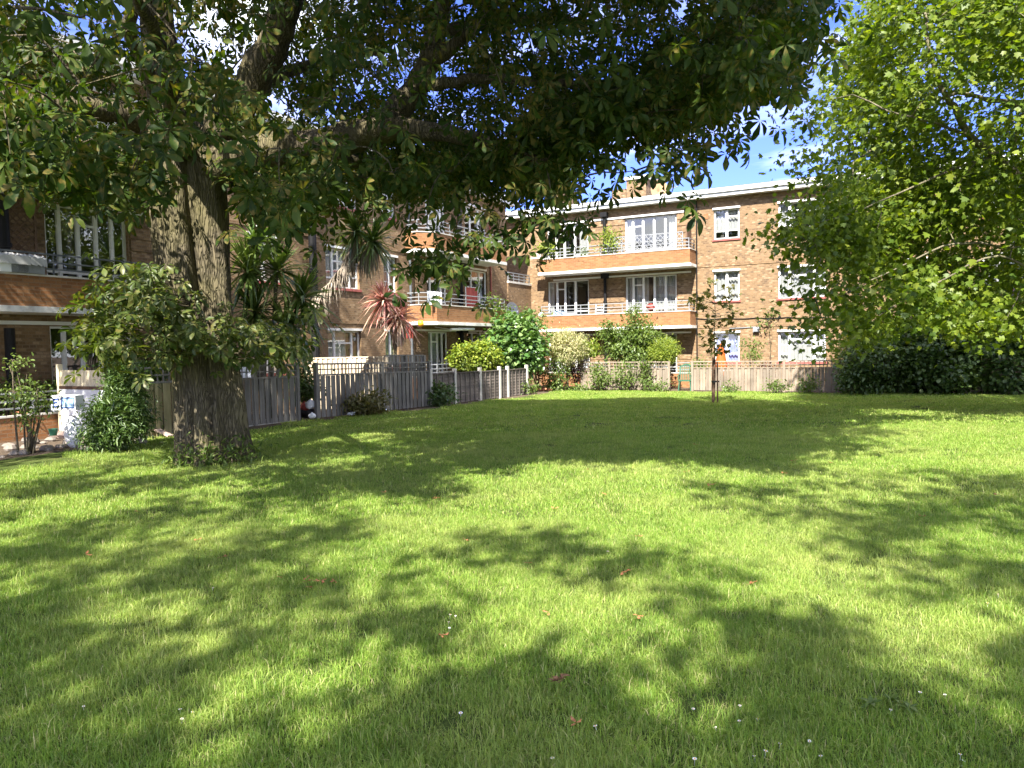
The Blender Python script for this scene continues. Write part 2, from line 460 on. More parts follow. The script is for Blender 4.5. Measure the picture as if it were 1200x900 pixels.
L = leafmat
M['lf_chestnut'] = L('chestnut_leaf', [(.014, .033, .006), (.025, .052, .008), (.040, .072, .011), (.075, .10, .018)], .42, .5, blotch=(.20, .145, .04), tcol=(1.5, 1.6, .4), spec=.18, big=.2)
M['lf_epic'] = L('shoot_leaf', [(.032, .060, .012), (.052, .086, .016), (.085, .120, .026), (.14, .155, .045)], .42, .42, blotch=(.20, .165, .05), tcol=(1.4, 1.5, .4), spec=.35, big=.15)
M['lf_maple'] = L('maple_leaf', [(.045, .09, .010), (.08, .135, .013), (.125, .18, .018), (.20, .24, .03)], .5, .45, tcol=(1.5, 1.5, .35), big=.25)
M['lf_shade'] = L('shade_tree_leaf', [(.03, .06, .01), (.06, .1, .015)], .3, .5)
M['lf_dark'] = L('dark_shrub_leaf', [(.024, .055, .012), (.042, .088, .018), (.068, .12, .026), (.12, .17, .045)], .3, .4, spec=.45)
M['lf_mid'] = L('mid_shrub_leaf', [(.045, .085, .016), (.08, .135, .024), (.12, .18, .04), (.17, .21, .06)], .38, .4, spec=.5)
M['lf_gloss'] = L('glossy_laurel_leaf', [(.035, .09, .018), (.06, .14, .03), (.11, .20, .05), (.20, .28, .10)], .3, .28, spec=.6)
M['lf_yellow'] = L('golden_leaf', [(.13, .20, .03), (.22, .27, .035), (.31, .34, .045), (.10, .17, .03)], .35, .4)
M['lf_pale'] = L('variegated_willow_leaf', [(.26, .29, .12), (.44, .40, .22), (.60, .50, .33), (.2, .26, .10)], .35, .5)
M['lf_brown'] = L('copper_brown_leaf', [(.22, .10, .05), (.32, .16, .08), (.40, .24, .14)], .3, .5, tcol=(1.2, 1, .7))
M['lf_purple'] = L('purple_brown_leaf', [(.05, .02, .02), (.08, .03, .03)], .2, .5)
M['lf_weed'] = L('weed_leaf', [(.06, .11, .02), (.10, .16, .03), (.17, .21, .06)], .4, .5)
M['lf_young'] = L('young_tree_leaf', [(.07, .08, .022), (.11, .11, .03), (.16, .13, .05)], .3, .45)
M['sw_green'] = L('sword_leaf_green', [(.03, .065, .014), (.06, .11, .024), (.11, .17, .035), (.2, .25, .07)], .3, .35, spec=.5)
M['sw_pink'] = L('sword_leaf_pink', [(.15, .04, .045), (.32, .10, .10), (.50, .22, .19), (.60, .40, .29), (.66, .52, .37)], .3, .4, tcol=(1.3, .9, .8))
M['sw_dead'] = L('dead_sword_leaf', [(.16, .13, .10), (.27, .22, .17), (.36, .31, .25)], .15, .7, tcol=(1.1, 1, .8))

# ground: lawn soil and thatch, dark soil in the garden strips
m, nt, b, out = newmat('lawn_ground')
pos = nd(nt, 'ShaderNodeNewGeometry').outputs['Position']
g1 = noise(nt, 1.2, 5, .65, pos); g2 = noise(nt, 30, 5, .7, pos)
gc = ramp(nt, g2, [(.3, (.035, .055, .012)), (.55, (.07, .10, .02)), (.8, (.12, .13, .04))])
gc = mixc(nt, mathn(nt, 'MULTIPLY', mathn(nt, 'SUBTRACT', g1, .52, True), 3, True), gc, (.13, .125, .05))
vm = nd(nt, 'ShaderNodeVectorMath', operation='SUBTRACT'); nt.links.new(pos, vm.inputs[0]); vm.inputs[1].default_value = CC
da = nd(nt, 'ShaderNodeVectorMath', operation='DOT_PRODUCT'); nt.links.new(vm.outputs[0], da.inputs[0]); da.inputs[1].default_value = E1
db = nd(nt, 'ShaderNodeVectorMath', operation='DOT_PRODUCT'); nt.links.new(vm.outputs[0], db.inputs[0]); db.inputs[1].default_value = E2
wob = mathn(nt, 'MULTIPLY', mathn(nt, 'SUBTRACT', noise(nt, 1.7, 4, .6, pos), .5), 1.0)
ma = mathn(nt, 'MULTIPLY', mathn(nt, 'SUBTRACT', mathn(nt, 'ADD', da.outputs['Value'], wob), 3.85), 8, True)
mb_ = mathn(nt, 'MULTIPLY', mathn(nt, 'SUBTRACT', mathn(nt, 'ADD', db.outputs['Value'], wob), 3.9), 8, True)
lawnmask = mathn(nt, 'MULTIPLY', ma, mb_)
sc_ = ramp(nt, g2, [(.25, (.05, .036, .024)), (.6, (.13, .098, .07)), (.85, (.26, .21, .16))])
nt.links.new(mixc(nt, lawnmask, sc_, gc), b.inputs['Base Color'])
b.inputs['Roughness'].default_value = .95; b.inputs['Specular IOR Level'].default_value = .1
bump(nt, g2, b, .8, .04)
M['ground'] = m

# grass blades
m, nt, b, out = newmat('grass_blade')
g = nd(nt, 'ShaderNodeNewGeometry')
oi = nd(nt, 'ShaderNodeObjectInfo')
col = ramp(nt, g.outputs['Random Per Island'], [(0, (.120, .230, .028)), (.4, (.21, .335, .046)), (.75, (.305, .42, .075)), (.9, (.40, .45, .13)), (1, (.58, .50, .27))])
p1 = noise(nt, .55, 4, .6, g.outputs['Position']); p2 = noise(nt, 3.2, 3, .6, g.outputs['Position'])
col = mixc(nt, mathn(nt, 'MULTIPLY', mathn(nt, 'SUBTRACT', p1, .43, True), 3.0, True), col, mixc(nt, .5, col, (.47, .47, .17)))
col = mixc(nt, mathn(nt, 'MULTIPLY', mathn(nt, 'SUBTRACT', p2, .50, True), 3.6, True), col, mixc(nt, .55, col, (.035, .085, .012)))
nt.links.new(col, b.inputs['Base Color']); b.inputs['Roughness'].default_value = .5; b.inputs['Specular IOR Level'].default_value = .3
tr = nd(nt, 'ShaderNodeBsdfTranslucent'); nt.links.new(mixc(nt, 1.0, col, (1.3, 1.3, .55), 'MULTIPLY'), tr.inputs[0])
ms = nd(nt, 'ShaderNodeMixShader'); ms.inputs[0].default_value = .42
nt.links.new(b.outputs[0], ms.inputs[1]); nt.links.new(tr.outputs[0], ms.inputs[2]); nt.links.new(ms.outputs[0], out.inputs['Surface'])
M['grass'] = m
# ---------------------------------------------------------------- the two brick blocks
SD = {'R': lambda u, d, z: (u, d, z), 'L': lambda u, d, z: (d, u, z)}
class Block:
    def __init__(s, root, side, base): s.root, s.side, s.base, s.T = root, side, base, SD[side]
    def mb(s): return MB((0, 0, 0) if False else s.org, True)
def fbox(mb, T, u0, u1, d0, d1, z0, z1):
    a = T(u0, d0, z0); b = T(u1, d1, z1)
    mb.box(min(a[0], b[0]), max(a[0], b[0]), min(a[1], b[1]), max(a[1], b[1]), z0, z1)

def wall_with_holes(mb, T, u0, u1, z0, z1, holes, rec=.16):
    us = sorted({u0, u1, *[h[0] for h in holes], *[h[1] for h in holes]})
    zs = sorted({z0, z1, *[h[2] for h in holes], *[h[3] for h in holes]})
    us = [u for u in us if u0 <= u <= u1]
    for i in range(len(us) - 1):
        run = None
        for j in range(len(zs) - 1):
            uc, zc = (us[i] + us[i + 1]) / 2, (zs[j] + zs[j + 1]) / 2
            if any(h[0] < uc < h[1] and h[2] < zc < h[3] for h in holes): continue
            mb.face([T(us[i], 0, zs[j]), T(us[i + 1], 0, zs[j]), T(us[i + 1], 0, zs[j + 1]), T(us[i], 0, zs[j + 1])])
    for h in holes:
        a0, a1, b0, b1 = h
        for (p, q) in (((a0, b0), (a1, b0)), ((a1, b0), (a1, b1)), ((a1, b1), (a0, b1)), ((a0, b1), (a0, b0))):
            mb.face([T(p[0], 0, p[1]), T(q[0], 0, q[1]), T(q[0], -rec, q[1]), T(p[0], -rec, p[1])])

def curtain_mesh(mb, T, u0, u1, d, z0, z1, amp=.03, wl=.16, ragged=0.0):
    n = max(6, int((u1 - u0) / .03)); pr = None
    for i in range(n + 1):
        u = u0 + (u1 - u0) * i / n
        dd = d + amp * math.sin(u / wl * math.tau + 1.3 * math.sin(u * 5)) + random.uniform(-.004, .004)
        zb = z0 + (ragged * (.5 + .5 * math.sin(u * 9)) if ragged else 0)
        cur = (mb.P(T(u, dd, zb)), mb.P(T(u, dd, z1)))
        if pr: mb.idx((pr[0], cur[0], cur[1], pr[1]))
        pr = cur

def window(bk, u0, u1, z0, z1, lights, curtains=(), sill=True, head=True, fr=.055, rec=.09, blue=None):
    """frame with its pane, sill and curtain as sub-parts; lights = [(relative width, [transom fractions])]"""
    T = bk.T
    f = bk.mb()
    fbox(f, T, u0, u1, -rec - .05, -rec, z0, z0 + fr); fbox(f, T, u0, u1, -rec - .05, -rec, z1 - fr, z1)
    fbox(f, T, u0, u0 + fr, -rec - .05, -rec, z0 + fr, z1 - fr); fbox(f, T, u1 - fr, u1, -rec - .05, -rec, z0 + fr, z1 - fr)
    tot = sum(w for w, _ in lights); x = u0
    for k, (w, trs) in enumerate(lights):
        xe = x + (u1 - u0) * w / tot
        if k < len(lights) - 1:
            fbox(f, T, xe - .035, xe + .035, -rec - .047, -rec + .004, z0 + fr, z1 - fr)
        xa = x + (fr if k == 0 else .035); xb = xe - (fr if k == len(lights) - 1 else .035)
        for t in trs:
            zz = z0 + (z1 - z0) * t
            fbox(f, T, xa, xb, -rec - .045, -rec - .002, zz - .028, zz + .028)
        # thin casement inside each light
        cs = [z0 + fr] + sorted(z0 + (z1 - z0) * t for t in trs) + [z1 - fr]
        for p in range(len(cs) - 1):
            za = cs[p] + (.028 if p else 0); zb = cs[p + 1] - (.028 if p < len(cs) - 2 else 0)
            fbox(f, T, xa, xa + .02, -rec - .04, -rec - .008, za, zb); fbox(f, T, xb - .02, xb, -rec - .04, -rec - .008, za, zb)
        x = xe
    if head: fbox(f, T, u0 - .04, u1 + .04, -.002, .05, z1 + .003, z1 + .085)
    fo = f.build('window', M['white'], bk.root)
    g = bk.mb(); g.face([T(u0 + .02, -rec - .03, z0 + .02), T(u1 - .02, -rec - .03, z0 + .02), T(u1 - .02, -rec - .03, z1 - .02), T(u0 + .02, -rec - .03, z1 - .02)])
    g.build('pane', M['glass'], fo)
    if sill:
        s = bk.mb(); fbox(s, T, u0 - .06, u1 + .06, -rec, .05, z0 - .09, z0 - .003)
        s.build('sill', M['red_sill'], fo)
    for (f0, f1, zlo, rag) in curtains:
        c = bk.mb(); curtain_mesh(c, T, u0 + (u1 - u0) * f0 + .03, u0 + (u1 - u0) * f1 - .02, -rec - .16, z0 + (z1 - z0) * zlo, z1 - .03, ragged=rag)
        c.build('curtain', M['curtain_blue' if blue else 'curtain'], fo, True)
    return fo

def offset_path(path, t):
    out = []
    P = [Vector((p[0], p[1])) for p in path]
    for i, p in enumerate(P):
        ns = []
        if i > 0: e = (P[i] - P[i - 1]).normalized(); ns.append(Vector((e.y, -e.x)))
        if i < len(P) - 1: e = (P[i + 1] - P[i]).normalized(); ns.append(Vector((e.y, -e.x)))
        if len(ns) == 1: out.append(p + ns[0] * t)
        else:
            m_ = (ns[0] + ns[1]).normalized(); out.append(p + m_ * (t / max(.3, m_.dot(ns[0]))))
    return out

def balcony(bk, path, F, rail='rail', ground=False, zb=None):
    """brick parapet on a white slab with rails; path in (u, d), from wall to wall, outside on its right-hand side when offset < 0"""
    T = bk.T
    # make the offset direction point inwards
    cen = sum((Vector((p[0], p[1])) for p in path), Vector((0, 0))) / len(path); cen.y *= .6
    tst = offset_path(path, .1)
    sgn = 1 if (tst[1] - cen).length < (Vector(path[1]) - cen).length else -1
    def wallrun(mb, p_out, p_in, z0, z1):
        for i in range(len(p_out) - 1):
            a, b, c, d = p_out[i], p_out[i + 1], p_in[i + 1], p_in[i]
            q = lambda p, z: T(p[0], p[1], z)
            mb.face([q(a, z0), q(b, z0), q(b, z1), q(a, z1)]); mb.face([q(d, z0), q(c, z0), q(c, z1), q(d, z1)])
            mb.face([q(a, z1), q(b, z1), q(c, z1), q(d, z1)]); mb.face([q(a, z0), q(b, z0), q(c, z0), q(d, z0)])
    zlo = F - .24
    if ground: zlo = zb
    par = bk.mb(); inn = offset_path(path, .12 * sgn)
    wallrun(par, [Vector(p) for p in path], inn, zlo, F + .385)
    po = par.build('balcony', M['brick_orange'], bk.root)
    cop = bk.mb(); wallrun(cop, offset_path(path, -.025 * sgn), offset_path(path, .145 * sgn), F + .387, F + .425)
    cop.build('coping', M['concrete'], po)
    if not ground:
        sl = bk.mb()
        o = offset_path(path, -.055 * sgn)
        lo = [T(p[0], p[1], F - .37) for p in o]; hi = [T(p[0], p[1], F - .243) for p in o]
        li = [sl.P(p) for p in lo]; hh = [sl.P(p) for p in hi]
        sl.idx(li); sl.idx(hh[::-1])
        for i in range(len(o)): sl.idx((li[i], li[(i + 1) % len(o)], hh[(i + 1) % len(o)], hh[i]))
        sl.build('slab', M['offwhite'], po)
    rl = bk.mb(); mid = offset_path(path, .06 * sgn)
    for i in range(len(mid) - 1):
        a, b = mid[i], mid[i + 1]; L_ = (b - a).length
        for zz in (.56, .70, .87):
            rl.bar(T(a.x, a.y, F + zz), T(b.x, b.y, F + zz), .034)
        n = max(1, round(L_ / 1.05))
        for k in range(n + 1):
            if k == n and i < len(mid) - 2: continue
            p = a + (b - a) * k / n
            rl.bar(T(p.x, p.y, F + .425), T(p.x, p.y, F + .885), .03)
    rl.build('railing', M[rail], po)
    return po

def pipe_run(bk, u, d, z0, z1, r, hopper=True, mat='black'):
    p = bk.mb()
    p.tube([bk.T(u, d, z0), bk.T(u, d, z1)], r, 10)
    z = z0 + .8
    while z < z1 - .3:
        p.tube([bk.T(u, d, z), bk.T(u, d, z + .09)], r * 1.3, 10); z += 1.85
    if hopper:
        fbox(p, bk.T, u - r * 2.2, u + r * 2.2, d - r * 1.6, d + r * 2, z1 - .02, z1 + .2)
    return p.build('downpipe', M[mat], bk.root)

def bands(mb, T, u0, u1, z0, z1, step=.30, gap=.035, proud=.03):
    z = z0
    while z < z1 - .1:
        fbox(mb, T, u0, u1, -.02, proud, z, min(z1, z + step - gap)); z += step

def block_shell(bk, u0, u1, depth, roof_u0, roof_u1, roof_in, zbot, ztop):
    T = bk.T
    c = bk.mb()
    for F in (0, 2.78, 5.56):
        fbox(c, T, u0 + .05, u1 - .05, -depth, -.3, bk.base + F - .25, bk.base + F - .02)
    fbox(c, T, u0 + .05, u1 - .05, -3.6, -3.5, zbot, ztop - .1)
    k = u0 + 3.4
    while k < u1 - 1:
        fbox(c, T, k, k + .12, -3.5, -.35, zbot, ztop - .1); k += 4.4
    c.build('inner_partition', M['dark'], bk.root)
    r = bk.mb()
    fbox(r, T, roof_u0, roof_u1, -depth, .42, ztop, ztop + .16)
    ro = r.build('roof', M['white'], bk.root)
    r = bk.mb(); fbox(r, T, roof_u0 - .05, roof_u1 + .05, -depth, .50, ztop + .163, ztop + .34); r.build('fascia', M['white'], ro)
    r = bk.mb(); fbox(r, T, roof_u0 - .02, roof_u1 + .02, -depth, .47, ztop + .343, ztop + .37); r.build('felt_covering', M['felt'], ro)

# ---- far block
rootR = fthing('brick_apartment_building', 0, 0, 0, 'three storey brick flats across the far end of the lawn with long orange brick balconies', 'building')
R = Block(rootR, 'R', 0.0); R.org = W(0, 0, 0) * 0
R.org = Vector((0, 0, 0))
def uR(px, py=330, b=0.0): return hitR(px, py, b)[0]
Fs = (0.0, 2.78, 5.56)
bayL = (uR(642, 350), uR(690, 350)); bayR = (uR(733, 350), uR(793, 350))
bal0, bal1 = uR(632, 312, 1.05), uR(808.5, 300, 1.05)
bay_end = uR(810, 340)
colA = (uR(836.5, 320), uR(866.5, 320)); colB = (uR(912, 330), uR(968, 395))
wB = colB[1] - colB[0]
holesR = []
for F in Fs:
    holesR += [(bayL[0], bayL[1], F + .12, F + 2.17), (bayR[0], bayR[1], F + .12, F + 2.17)]
    holesR += [(colA[0], colA[1], F + .84, F + 2.16), (colB[0], colB[1], F + .84, F + 2.16)]
more = []
for (u, w) in ((colB[1] + 2.6, 1.16), (colB[1] + 5.6, 2.0), (colB[1] + 10.5, 2.0), (colB[1] + 13.5, 2.4)):
    for F in Fs: more.append((u, u + w, F + .84, F + 2.16))
wl = R.mb(); wall_with_holes(wl, R.T, -7, 34, -1.2, 8.25, holesR + more)
# side and back walls, string courses
for u in (-7, 34): wl.face([R.T(u, 0, -1.2), R.T(u, -9, -1.2), R.T(u, -9, 8.25), R.T(u, 0, 8.25)])
wl.face([R.T(-7, -9, -1.2), R.T(34, -9, -1.2), R.T(34, -9, 8.25), R.T(-7, -9, 8.25)])
for z in (2.40, 5.18): fbox(wl, R.T, bay_end + .25, 34, -.02, .025, z, z + .07)
for F in Fs:
    for a, b in ((bal0 + .25, bayL[0] - .05), (bayL[1] + .06, bayR[0] - .06), (bayR[1] + .06, bay_end)):
        if b - a > .1: bands(wl, R.T, a, b, F + .1, F + 2.17)
wl.build('brick_wall', M['brick'], rootR)
for F in Fs:
    st = R.mb(); fbox(st, R.T, bal0 + .3, bay_end, -.03, .07, F + 2.19, F + 2.27); st.build('lintel_strip', M['white'], rootR)
LL = [(10.5, [.2]), (9.5, [.2, .80]), (12, [.2]), (16, [.25])]
LR_ = [(9, [.25]), (12, [.25, .8]), (13, [.25]), (13, [.25]), (13, [.25])]
for i, F in enumerate(Fs):
    window(R, *bayL, F + .12, F + 2.17, LL, [((.72, .99, .02, 0),), ((0, .12, .02, 0),), ((.73, .99, .02, 0),)][i], False, False)
    window(R, *bayR, F + .12, F + 2.17, LR_, [((.0, .3, .02, 0),), ((.0, .44, .02, 0), (.56, .99, .02, 0)), ((.0, .18, .02, 0), (.82, .99, .02, 0))][i], False, False)
    window(R, *colA, F + .84, F + 2.16, [(1, [.28] if i else []), (1, [.28, .75] if i else [.3])], [((.0, .98, .0, 0),), ((.0, .98, .0, .1),), ((.0, .5, .25, 0), (.5, .98, .28, 0))][i], True, True, blue=(i == 0))
    window(R, *colB, F + .84, F + 2.16, [(1, [.28]), (2.2, [.74]), (1.05, [.28])], [((.0, .99, .0, 0),), ((.0, .99, .0, 0),), ((.0, .35, .0, 0), (.62, .99, 0, 0))][i], True, True)
for k, h in enumerate(more):
    window(R, *h, [(1, [.28]), (1.6, [.74]), (1, [.28])], ((0, .3, 0, 0), (.7, 1, 0, 0)), True, True)
for F in (2.78, 5.56):
    balcony(R, [(bal0, -.05), (bal0, 1.05), (bal1, 1.05), (bal1, -.05)], F)
balcony(R, [(bal0, -.05), (bal0, 1.05), (bal1, 1.05), (bal1, -.05)], -.02, ground=True, zb=-1.0)
b2 = uR(1187, 330, 1.05)
for F in (2.78, 5.56): balcony(R, [(b2, -.05), (b2, 1.05), (b2 + 9, 1.05), (b2 + 9, -.05)], F)
um = uR(709.5, 350, .12)
for z0, z1 in ((-.5, 2.2), (2.95, 4.95), (5.75, 7.9)): pipe_run(R, um, .16, z0, z1, .075)
pipe_run(R, uR(817, 340), .07, -.5, 8.2, .032, False)
p = R.mb(); u0 = uR(855, 385); u1 = uR(886, 385); p.bar(R.T(u0, .03, 2.36), R.T(u1, .03, 2.40), .03); p.build('conduit', M['rail'], rootR)
p = R.mb(); fbox(p, R.T, uR(883, 386), uR(890, 386), .0, .14, 2.16, 2.40); fbox(p, R.T, uR(884, 386), uR(889, 386), .14, .17, 2.19, 2.36); p.build('floodlight', M['rail'], rootR)
p = R.mb(); cb_ = [R.T(uR(815 + k * 12, 373), .03, hitR(815 + k * 12, 373 - .5 * k * .3 + (1.2 if k % 3 else 0), 0)[1]) for k in range(14)]; p.tube(cb_, .018, 5); p.build('cable', M['black'], rootR)
p = R.mb(); fbox(p, R.T, uR(824, 252), uR(830, 252), .0, .02, 7.35, 7.58); p.build('air_vent', M['brick_orange'], rootR)
p = R.mb(); ul = uR(611.5, 328); fbox(p, R.T, ul - .05, ul + .05, 0, .10, 4.78, 4.98); p.tube([R.T(ul, .1, 4.9), R.T(ul, .24, 4.84)], [.07, .09], 10); p.build('wall_lamp', M['black'], rootR)
block_shell(R, -7, 34, 9, -6.6, 34.4, 0, -1.0, 8.25)
# chimneys
def chimney(u0, u1, d0, d1, z1, cap=True):
    c = R.mb(); fbox(c, R.T, u0, u1, d0, d1, 8.55, z1); co = c.build('chimney', M['brick'], rootR)
    if cap:
        c = R.mb(); fbox(c, R.T, u0 - .08, u1 + .08, d0 - .08, d1 + .08, z1 + .003, z1 + .16); c.build('chimney_cap', M['offwhite'], co)
    return co
dch = -3.2
def zR(px, py, b): return hitR(px, py, b)[1]
chimney(uR(642, 225, dch), uR(660, 225, dch), dch - 1.6, dch, zR(655, 216, dch))
chimney(uR(734, 215, dch), uR(757, 215, dch), dch - 1.5, dch, zR(746, 210, dch))
chimney(uR(717, 222, dch - .3), uR(733.6, 222, dch - .3), dch - 1.5, dch - .3, zR(726, 222, dch - .3), False)
def dish(bk, c, r, mat, n, name='satellite_dish', parent=None):
    d = bk.mb(); c = Vector(c); n = Vector(n).normalized(); x = n.orthogonal().normalized(); y = n.cross(x)
    rings = []
    for rr, h in ((0.02, -.10), (.5, -.075), (.8, -.035), (1, 0)):
        rings.append([d.P(c + n * (h * r * 2.2) + (x * math.cos(k * math.tau / 20) + y * math.sin(k * math.tau / 20)) * rr * r) for k in range(20)])
    for i in range(3):
        for k in range(20): d.idx((rings[i][k], rings[i][(k + 1) % 20], rings[i + 1][(k + 1) % 20], rings[i + 1][k]))
    d.idx(rings[0])
    d.bar(c - y * r, c + n * r * 1.1 - y * r * .3, .02); d.bar(c - n * .1, c - n * .1 - Vector((0, 0, r * 1.3)), .04)
    return d.build(name, M[mat], parent or bk.root, True)
ud = uR(774, 224, dch + .4); dish(R, R.T(ud, dch + .4, zR(774, 224, dch + .4)), .62, 'tan', (.82, .55, .15))
ant = R.mb(); ua = uR(784, 228, dch + .4); za = zR(784, 228, dch + .4)
ant.bar(R.T(ua, dch + .4, 8.5), R.T(ua, dch + .4, za + .5), .035)
for k in range(6): ant.bar(R.T(ua - .35 + k * .14, dch + .2, za + .2 + .03 * k), R.T(ua - .35 + k * .14, dch + .6, za + .2 + .03 * k), .018)
ant.bar(R.T(ua - .4, dch + .4, za + .2), R.T(ua + .45, dch + .4, za + .36), .025)
ant.build('roof_aerial', M['rail'], rootR)

# ---- side block (left)
BL = .2
rootL = fthing('brick_apartment_building', 0, 0, 0, 'brick flats along the left side, seen slanting away behind the big chestnut and palms', 'building')
Lb = Block(rootL, 'L', BL); Lb.org = Vector((0, 0, 0))
def uL(px, py=330, a=0.0): return hitL(px, py, a)[0]
FL = (BL, BL + 2.78, BL + 5.56)
wn = (uL(465.5, 335), uL(450, 335)); ww = (uL(421, 320), uL(382, 320))
q0, q1 = uL(592, 300, 1.05), uL(512, 370, 1.05)
qw = uL(485, 360)
bw1 = (uL(571, 325), uL(546, 325)); bw2 = (uL(524, 325), uL(500, 325))
bwg = (uL(525, 400), uL(494, 400))
n0 = uL(150, 280); n1 = uL(53, 280)
far_w = (17.2, 18.5)
holesL = []
for i, F in enumerate(FL):
    holesL += [(wn[0], wn[1], F + .84, F + 2.16), (ww[0], ww[1], F + .84, F + 2.16), (far_w[0], far_w[1], F + .84, F + 2.16)]
    holesL += [(bw1[0], bw1[1], F + .12, F + 2.17), (bw2[0], bw2[1], F + .12, F + 2.17)]
    holesL += [(n0, n1, F + .12, F + 2.17)]
wl = Lb.mb(); wall_with_holes(wl, Lb.T, 2.5, 36, -.6, 8.45, holesL)
for u in (2.5, 36): wl.face([Lb.T(u, 0, -.6), Lb.T(u, -9, -.6), Lb.T(u, -9, 8.45), Lb.T(u, 0, 8.45)])
wl.face([Lb.T(2.5, -9, -.6), Lb.T(36, -9, -.6), Lb.T(36, -9, 8.45), Lb.T(2.5, -9, 8.45)])
for z in (2.6, 5.38): fbox(wl, Lb.T, qw + .3, n0 - 1.2, -.02, .025, z, z + .07)
for F in FL:
    for a, b in ((q0 + .1, bw1[0] - .06), (bw1[1] + .06, bw2[0] - .06), (bw2[1] + .06, qw - .05), (n1 + .06, n1 + 4.5), (n0 - .9, n0 - .06)):
        if b - a > .12: bands(wl, Lb.T, a, b, F + .1, F + 2.17)
wl.build('brick_wall', M['brick'], rootL)
for F in FL:
    for ua_, ub_ in ((q0, qw), (n0 - .9, 31)):
        st = Lb.mb(); fbox(st, Lb.T, ua_, ub_, -.03, .07, F + 2.19, F + 2.27); st.build('lintel_strip', M['white'], rootL)
for i, F in enumerate(FL):
    window(Lb, *wn, F + .84, F + 2.16, [(1, []), (1, [.3])], ((.0, .99, 0, 0),))
    window(Lb, *ww, F + .84, F + 2.16, [(1, [.3]), (2.2, [.68]), (1, [.25])], [((.3, .99, 0, 0),), ((.0, .99, .02, 0),), ((0, .99, 0.2, 0),)][i])
    window(Lb, *far_w, F + .84, F + 2.16, [(1, []), (1, [.3])], ((.0, .5, 0, 0),))
    window(Lb, *bw1, F + .12, F + 2.17, [(1, [.25]), (1.2, [.25, .8]), (1, [.25])], ((0, .35, 0, 0),), False, False)
    window(Lb, *bw2, F + .12, F + 2.17, [(1, [.25]), (1, [.25]), (1.2, [.25, .8]), (1, [.25])], ((.2, .99, 0, 0),) if i == 0 else ((0, .4, 0, 0),), False, False)
    window(Lb, n0, n1, F + .12, F + 2.17, [(1, [.25]), (1.1, [.25]), (1.2, [.25, .8]), (1.2, [.25]), (1, [.25])], (), False, False)
bp = [(q0, -.05), (q0, 1.05), (q1, 1.05), (q1 + .5, .55), (q1 + .5, -.05)]
for F in FL[1:]: balcony(Lb, bp, F)
balcony(Lb, bp, BL, ground=True, zb=-.8)
bp2 = [(21.6, -.05), (21.6, 1.05), (31, 1.05), (31, -.05)]
for F in FL[1:]: balcony(Lb, bp2, F, rail='rail_dark')
balcony(Lb, [(n0 + .7, -.05), (n0 + .7, 1.05), (31, 1.05), (31, -.05)], BL - .12, ground=True, zb=-.6)
pipe_run(Lb, uL(369, 380, .2), .2, -.3, 7.2, .13)
pipe_run(Lb, uL(481, 340, .05), .06, -.3, 8.3, .05, False, 'rail_dark')
qm = (bw1[1] + bw2[0]) / 2
for z0, z1 in ((-.2, 2.35), (3.2, 5.1), (5.95, 8.1)): pipe_run(Lb, qm, .2, z0, z1, .10)
qp = uL(11, 400, .3)
for z0, z1 in ((-.2, 2.3), (3.2, 5.1), (5.95, 8.1)): pipe_run(Lb, qp, .32, z0, z1, .10, False)
pipe_run(Lb, uL(575, 330, .04), .05, -.3, 8.2, .035, False, 'red_sill')
block_shell(Lb, 2.5, 36, 9, 2.2, 36.4, 0, -.5, 8.45)
p = Lb.mb(); qa, qb = uL(555, 381, .95), uL(528, 381, .95)
p.tube([Lb.T(qa, .95, BL + 2.28), Lb.T(qb, .95, BL + 2.24)], .06, 8); p.bar(Lb.T(qa, .2, BL + 2.36), Lb.T(qa, .95, BL + 2.28), .03); p.bar(Lb.T(qb, .2, BL + 2.36), Lb.T(qb, .95, BL + 2.24), .03)
p.build('rolled_awning', M['white'], rootL)
# low link between the blocks
lk = fthing('brick_stair_link', -2, 1.25, 0, 'low flat topped brick link between the two blocks with a small railing on top', 'building')
mbk = MB((0, 0, 0), True)
ztop = hitR(610, 331, 1.2)[1]
org = Vector((-2, 1.25, 0))
def lmb(): return MB(org, True)
m_ = lmb(); m_.box(-4, .06, .02, 2.48, -.6, ztop - .1); lo = m_.build('brick_wall', M['brick'], lk)
m_ = lmb(); m_.box(-4, .1, .02, 2.48, ztop - .097, ztop); m_.build('coping', M['concrete'], lk)
m_ = lmb()
for z in (.14, .28, .42): m_.bar((.0, .1, ztop + z), (.0, 2.4, ztop + z), .04)
for k in range(5): m_.bar((.0, .1 + k * .57, ztop), (.0, .1 + k * .57, ztop + .44), .035)
m_.build('railing', M['rail'], lk)
dq, dz = hitL(600, 364, .3)
class _K: pass
K = _K(); K.root = lk; K.mb = lmb; dish(K, (.32, dq, dz), .42, 'greydish', (.95, .3, .1))
# ---------------------------------------------------------------- ground
def build_ground():
    xs = np.concatenate([np.linspace(-400, -40, 8), np.linspace(-36, 36, 145), np.linspace(40, 400, 8)])
    ys = np.concatenate([np.linspace(-200, -14, 8), np.linspace(-12, 44, 113), np.linspace(48, 900, 10)])
    v = [(x, y, gz(x, y) + (.018 * math.sin(x * 1.3 + .7 * y) * math.sin(y * .9) if abs(x) < 36 and -12 <= y <= 44 else 0)) for y in ys for x in xs]
    n = len(xs)
    f = [(j * n + i, j * n + i + 1, (j + 1) * n + i + 1, (j + 1) * n + i) for j in range(len(ys) - 1) for i in range(n - 1)]
    me = bpy.data.meshes.new('lawn'); me.from_pydata(v, [], f)
    tag(link_mesh('lawn', me, M['ground'], None, True), kind='structure')
build_ground()

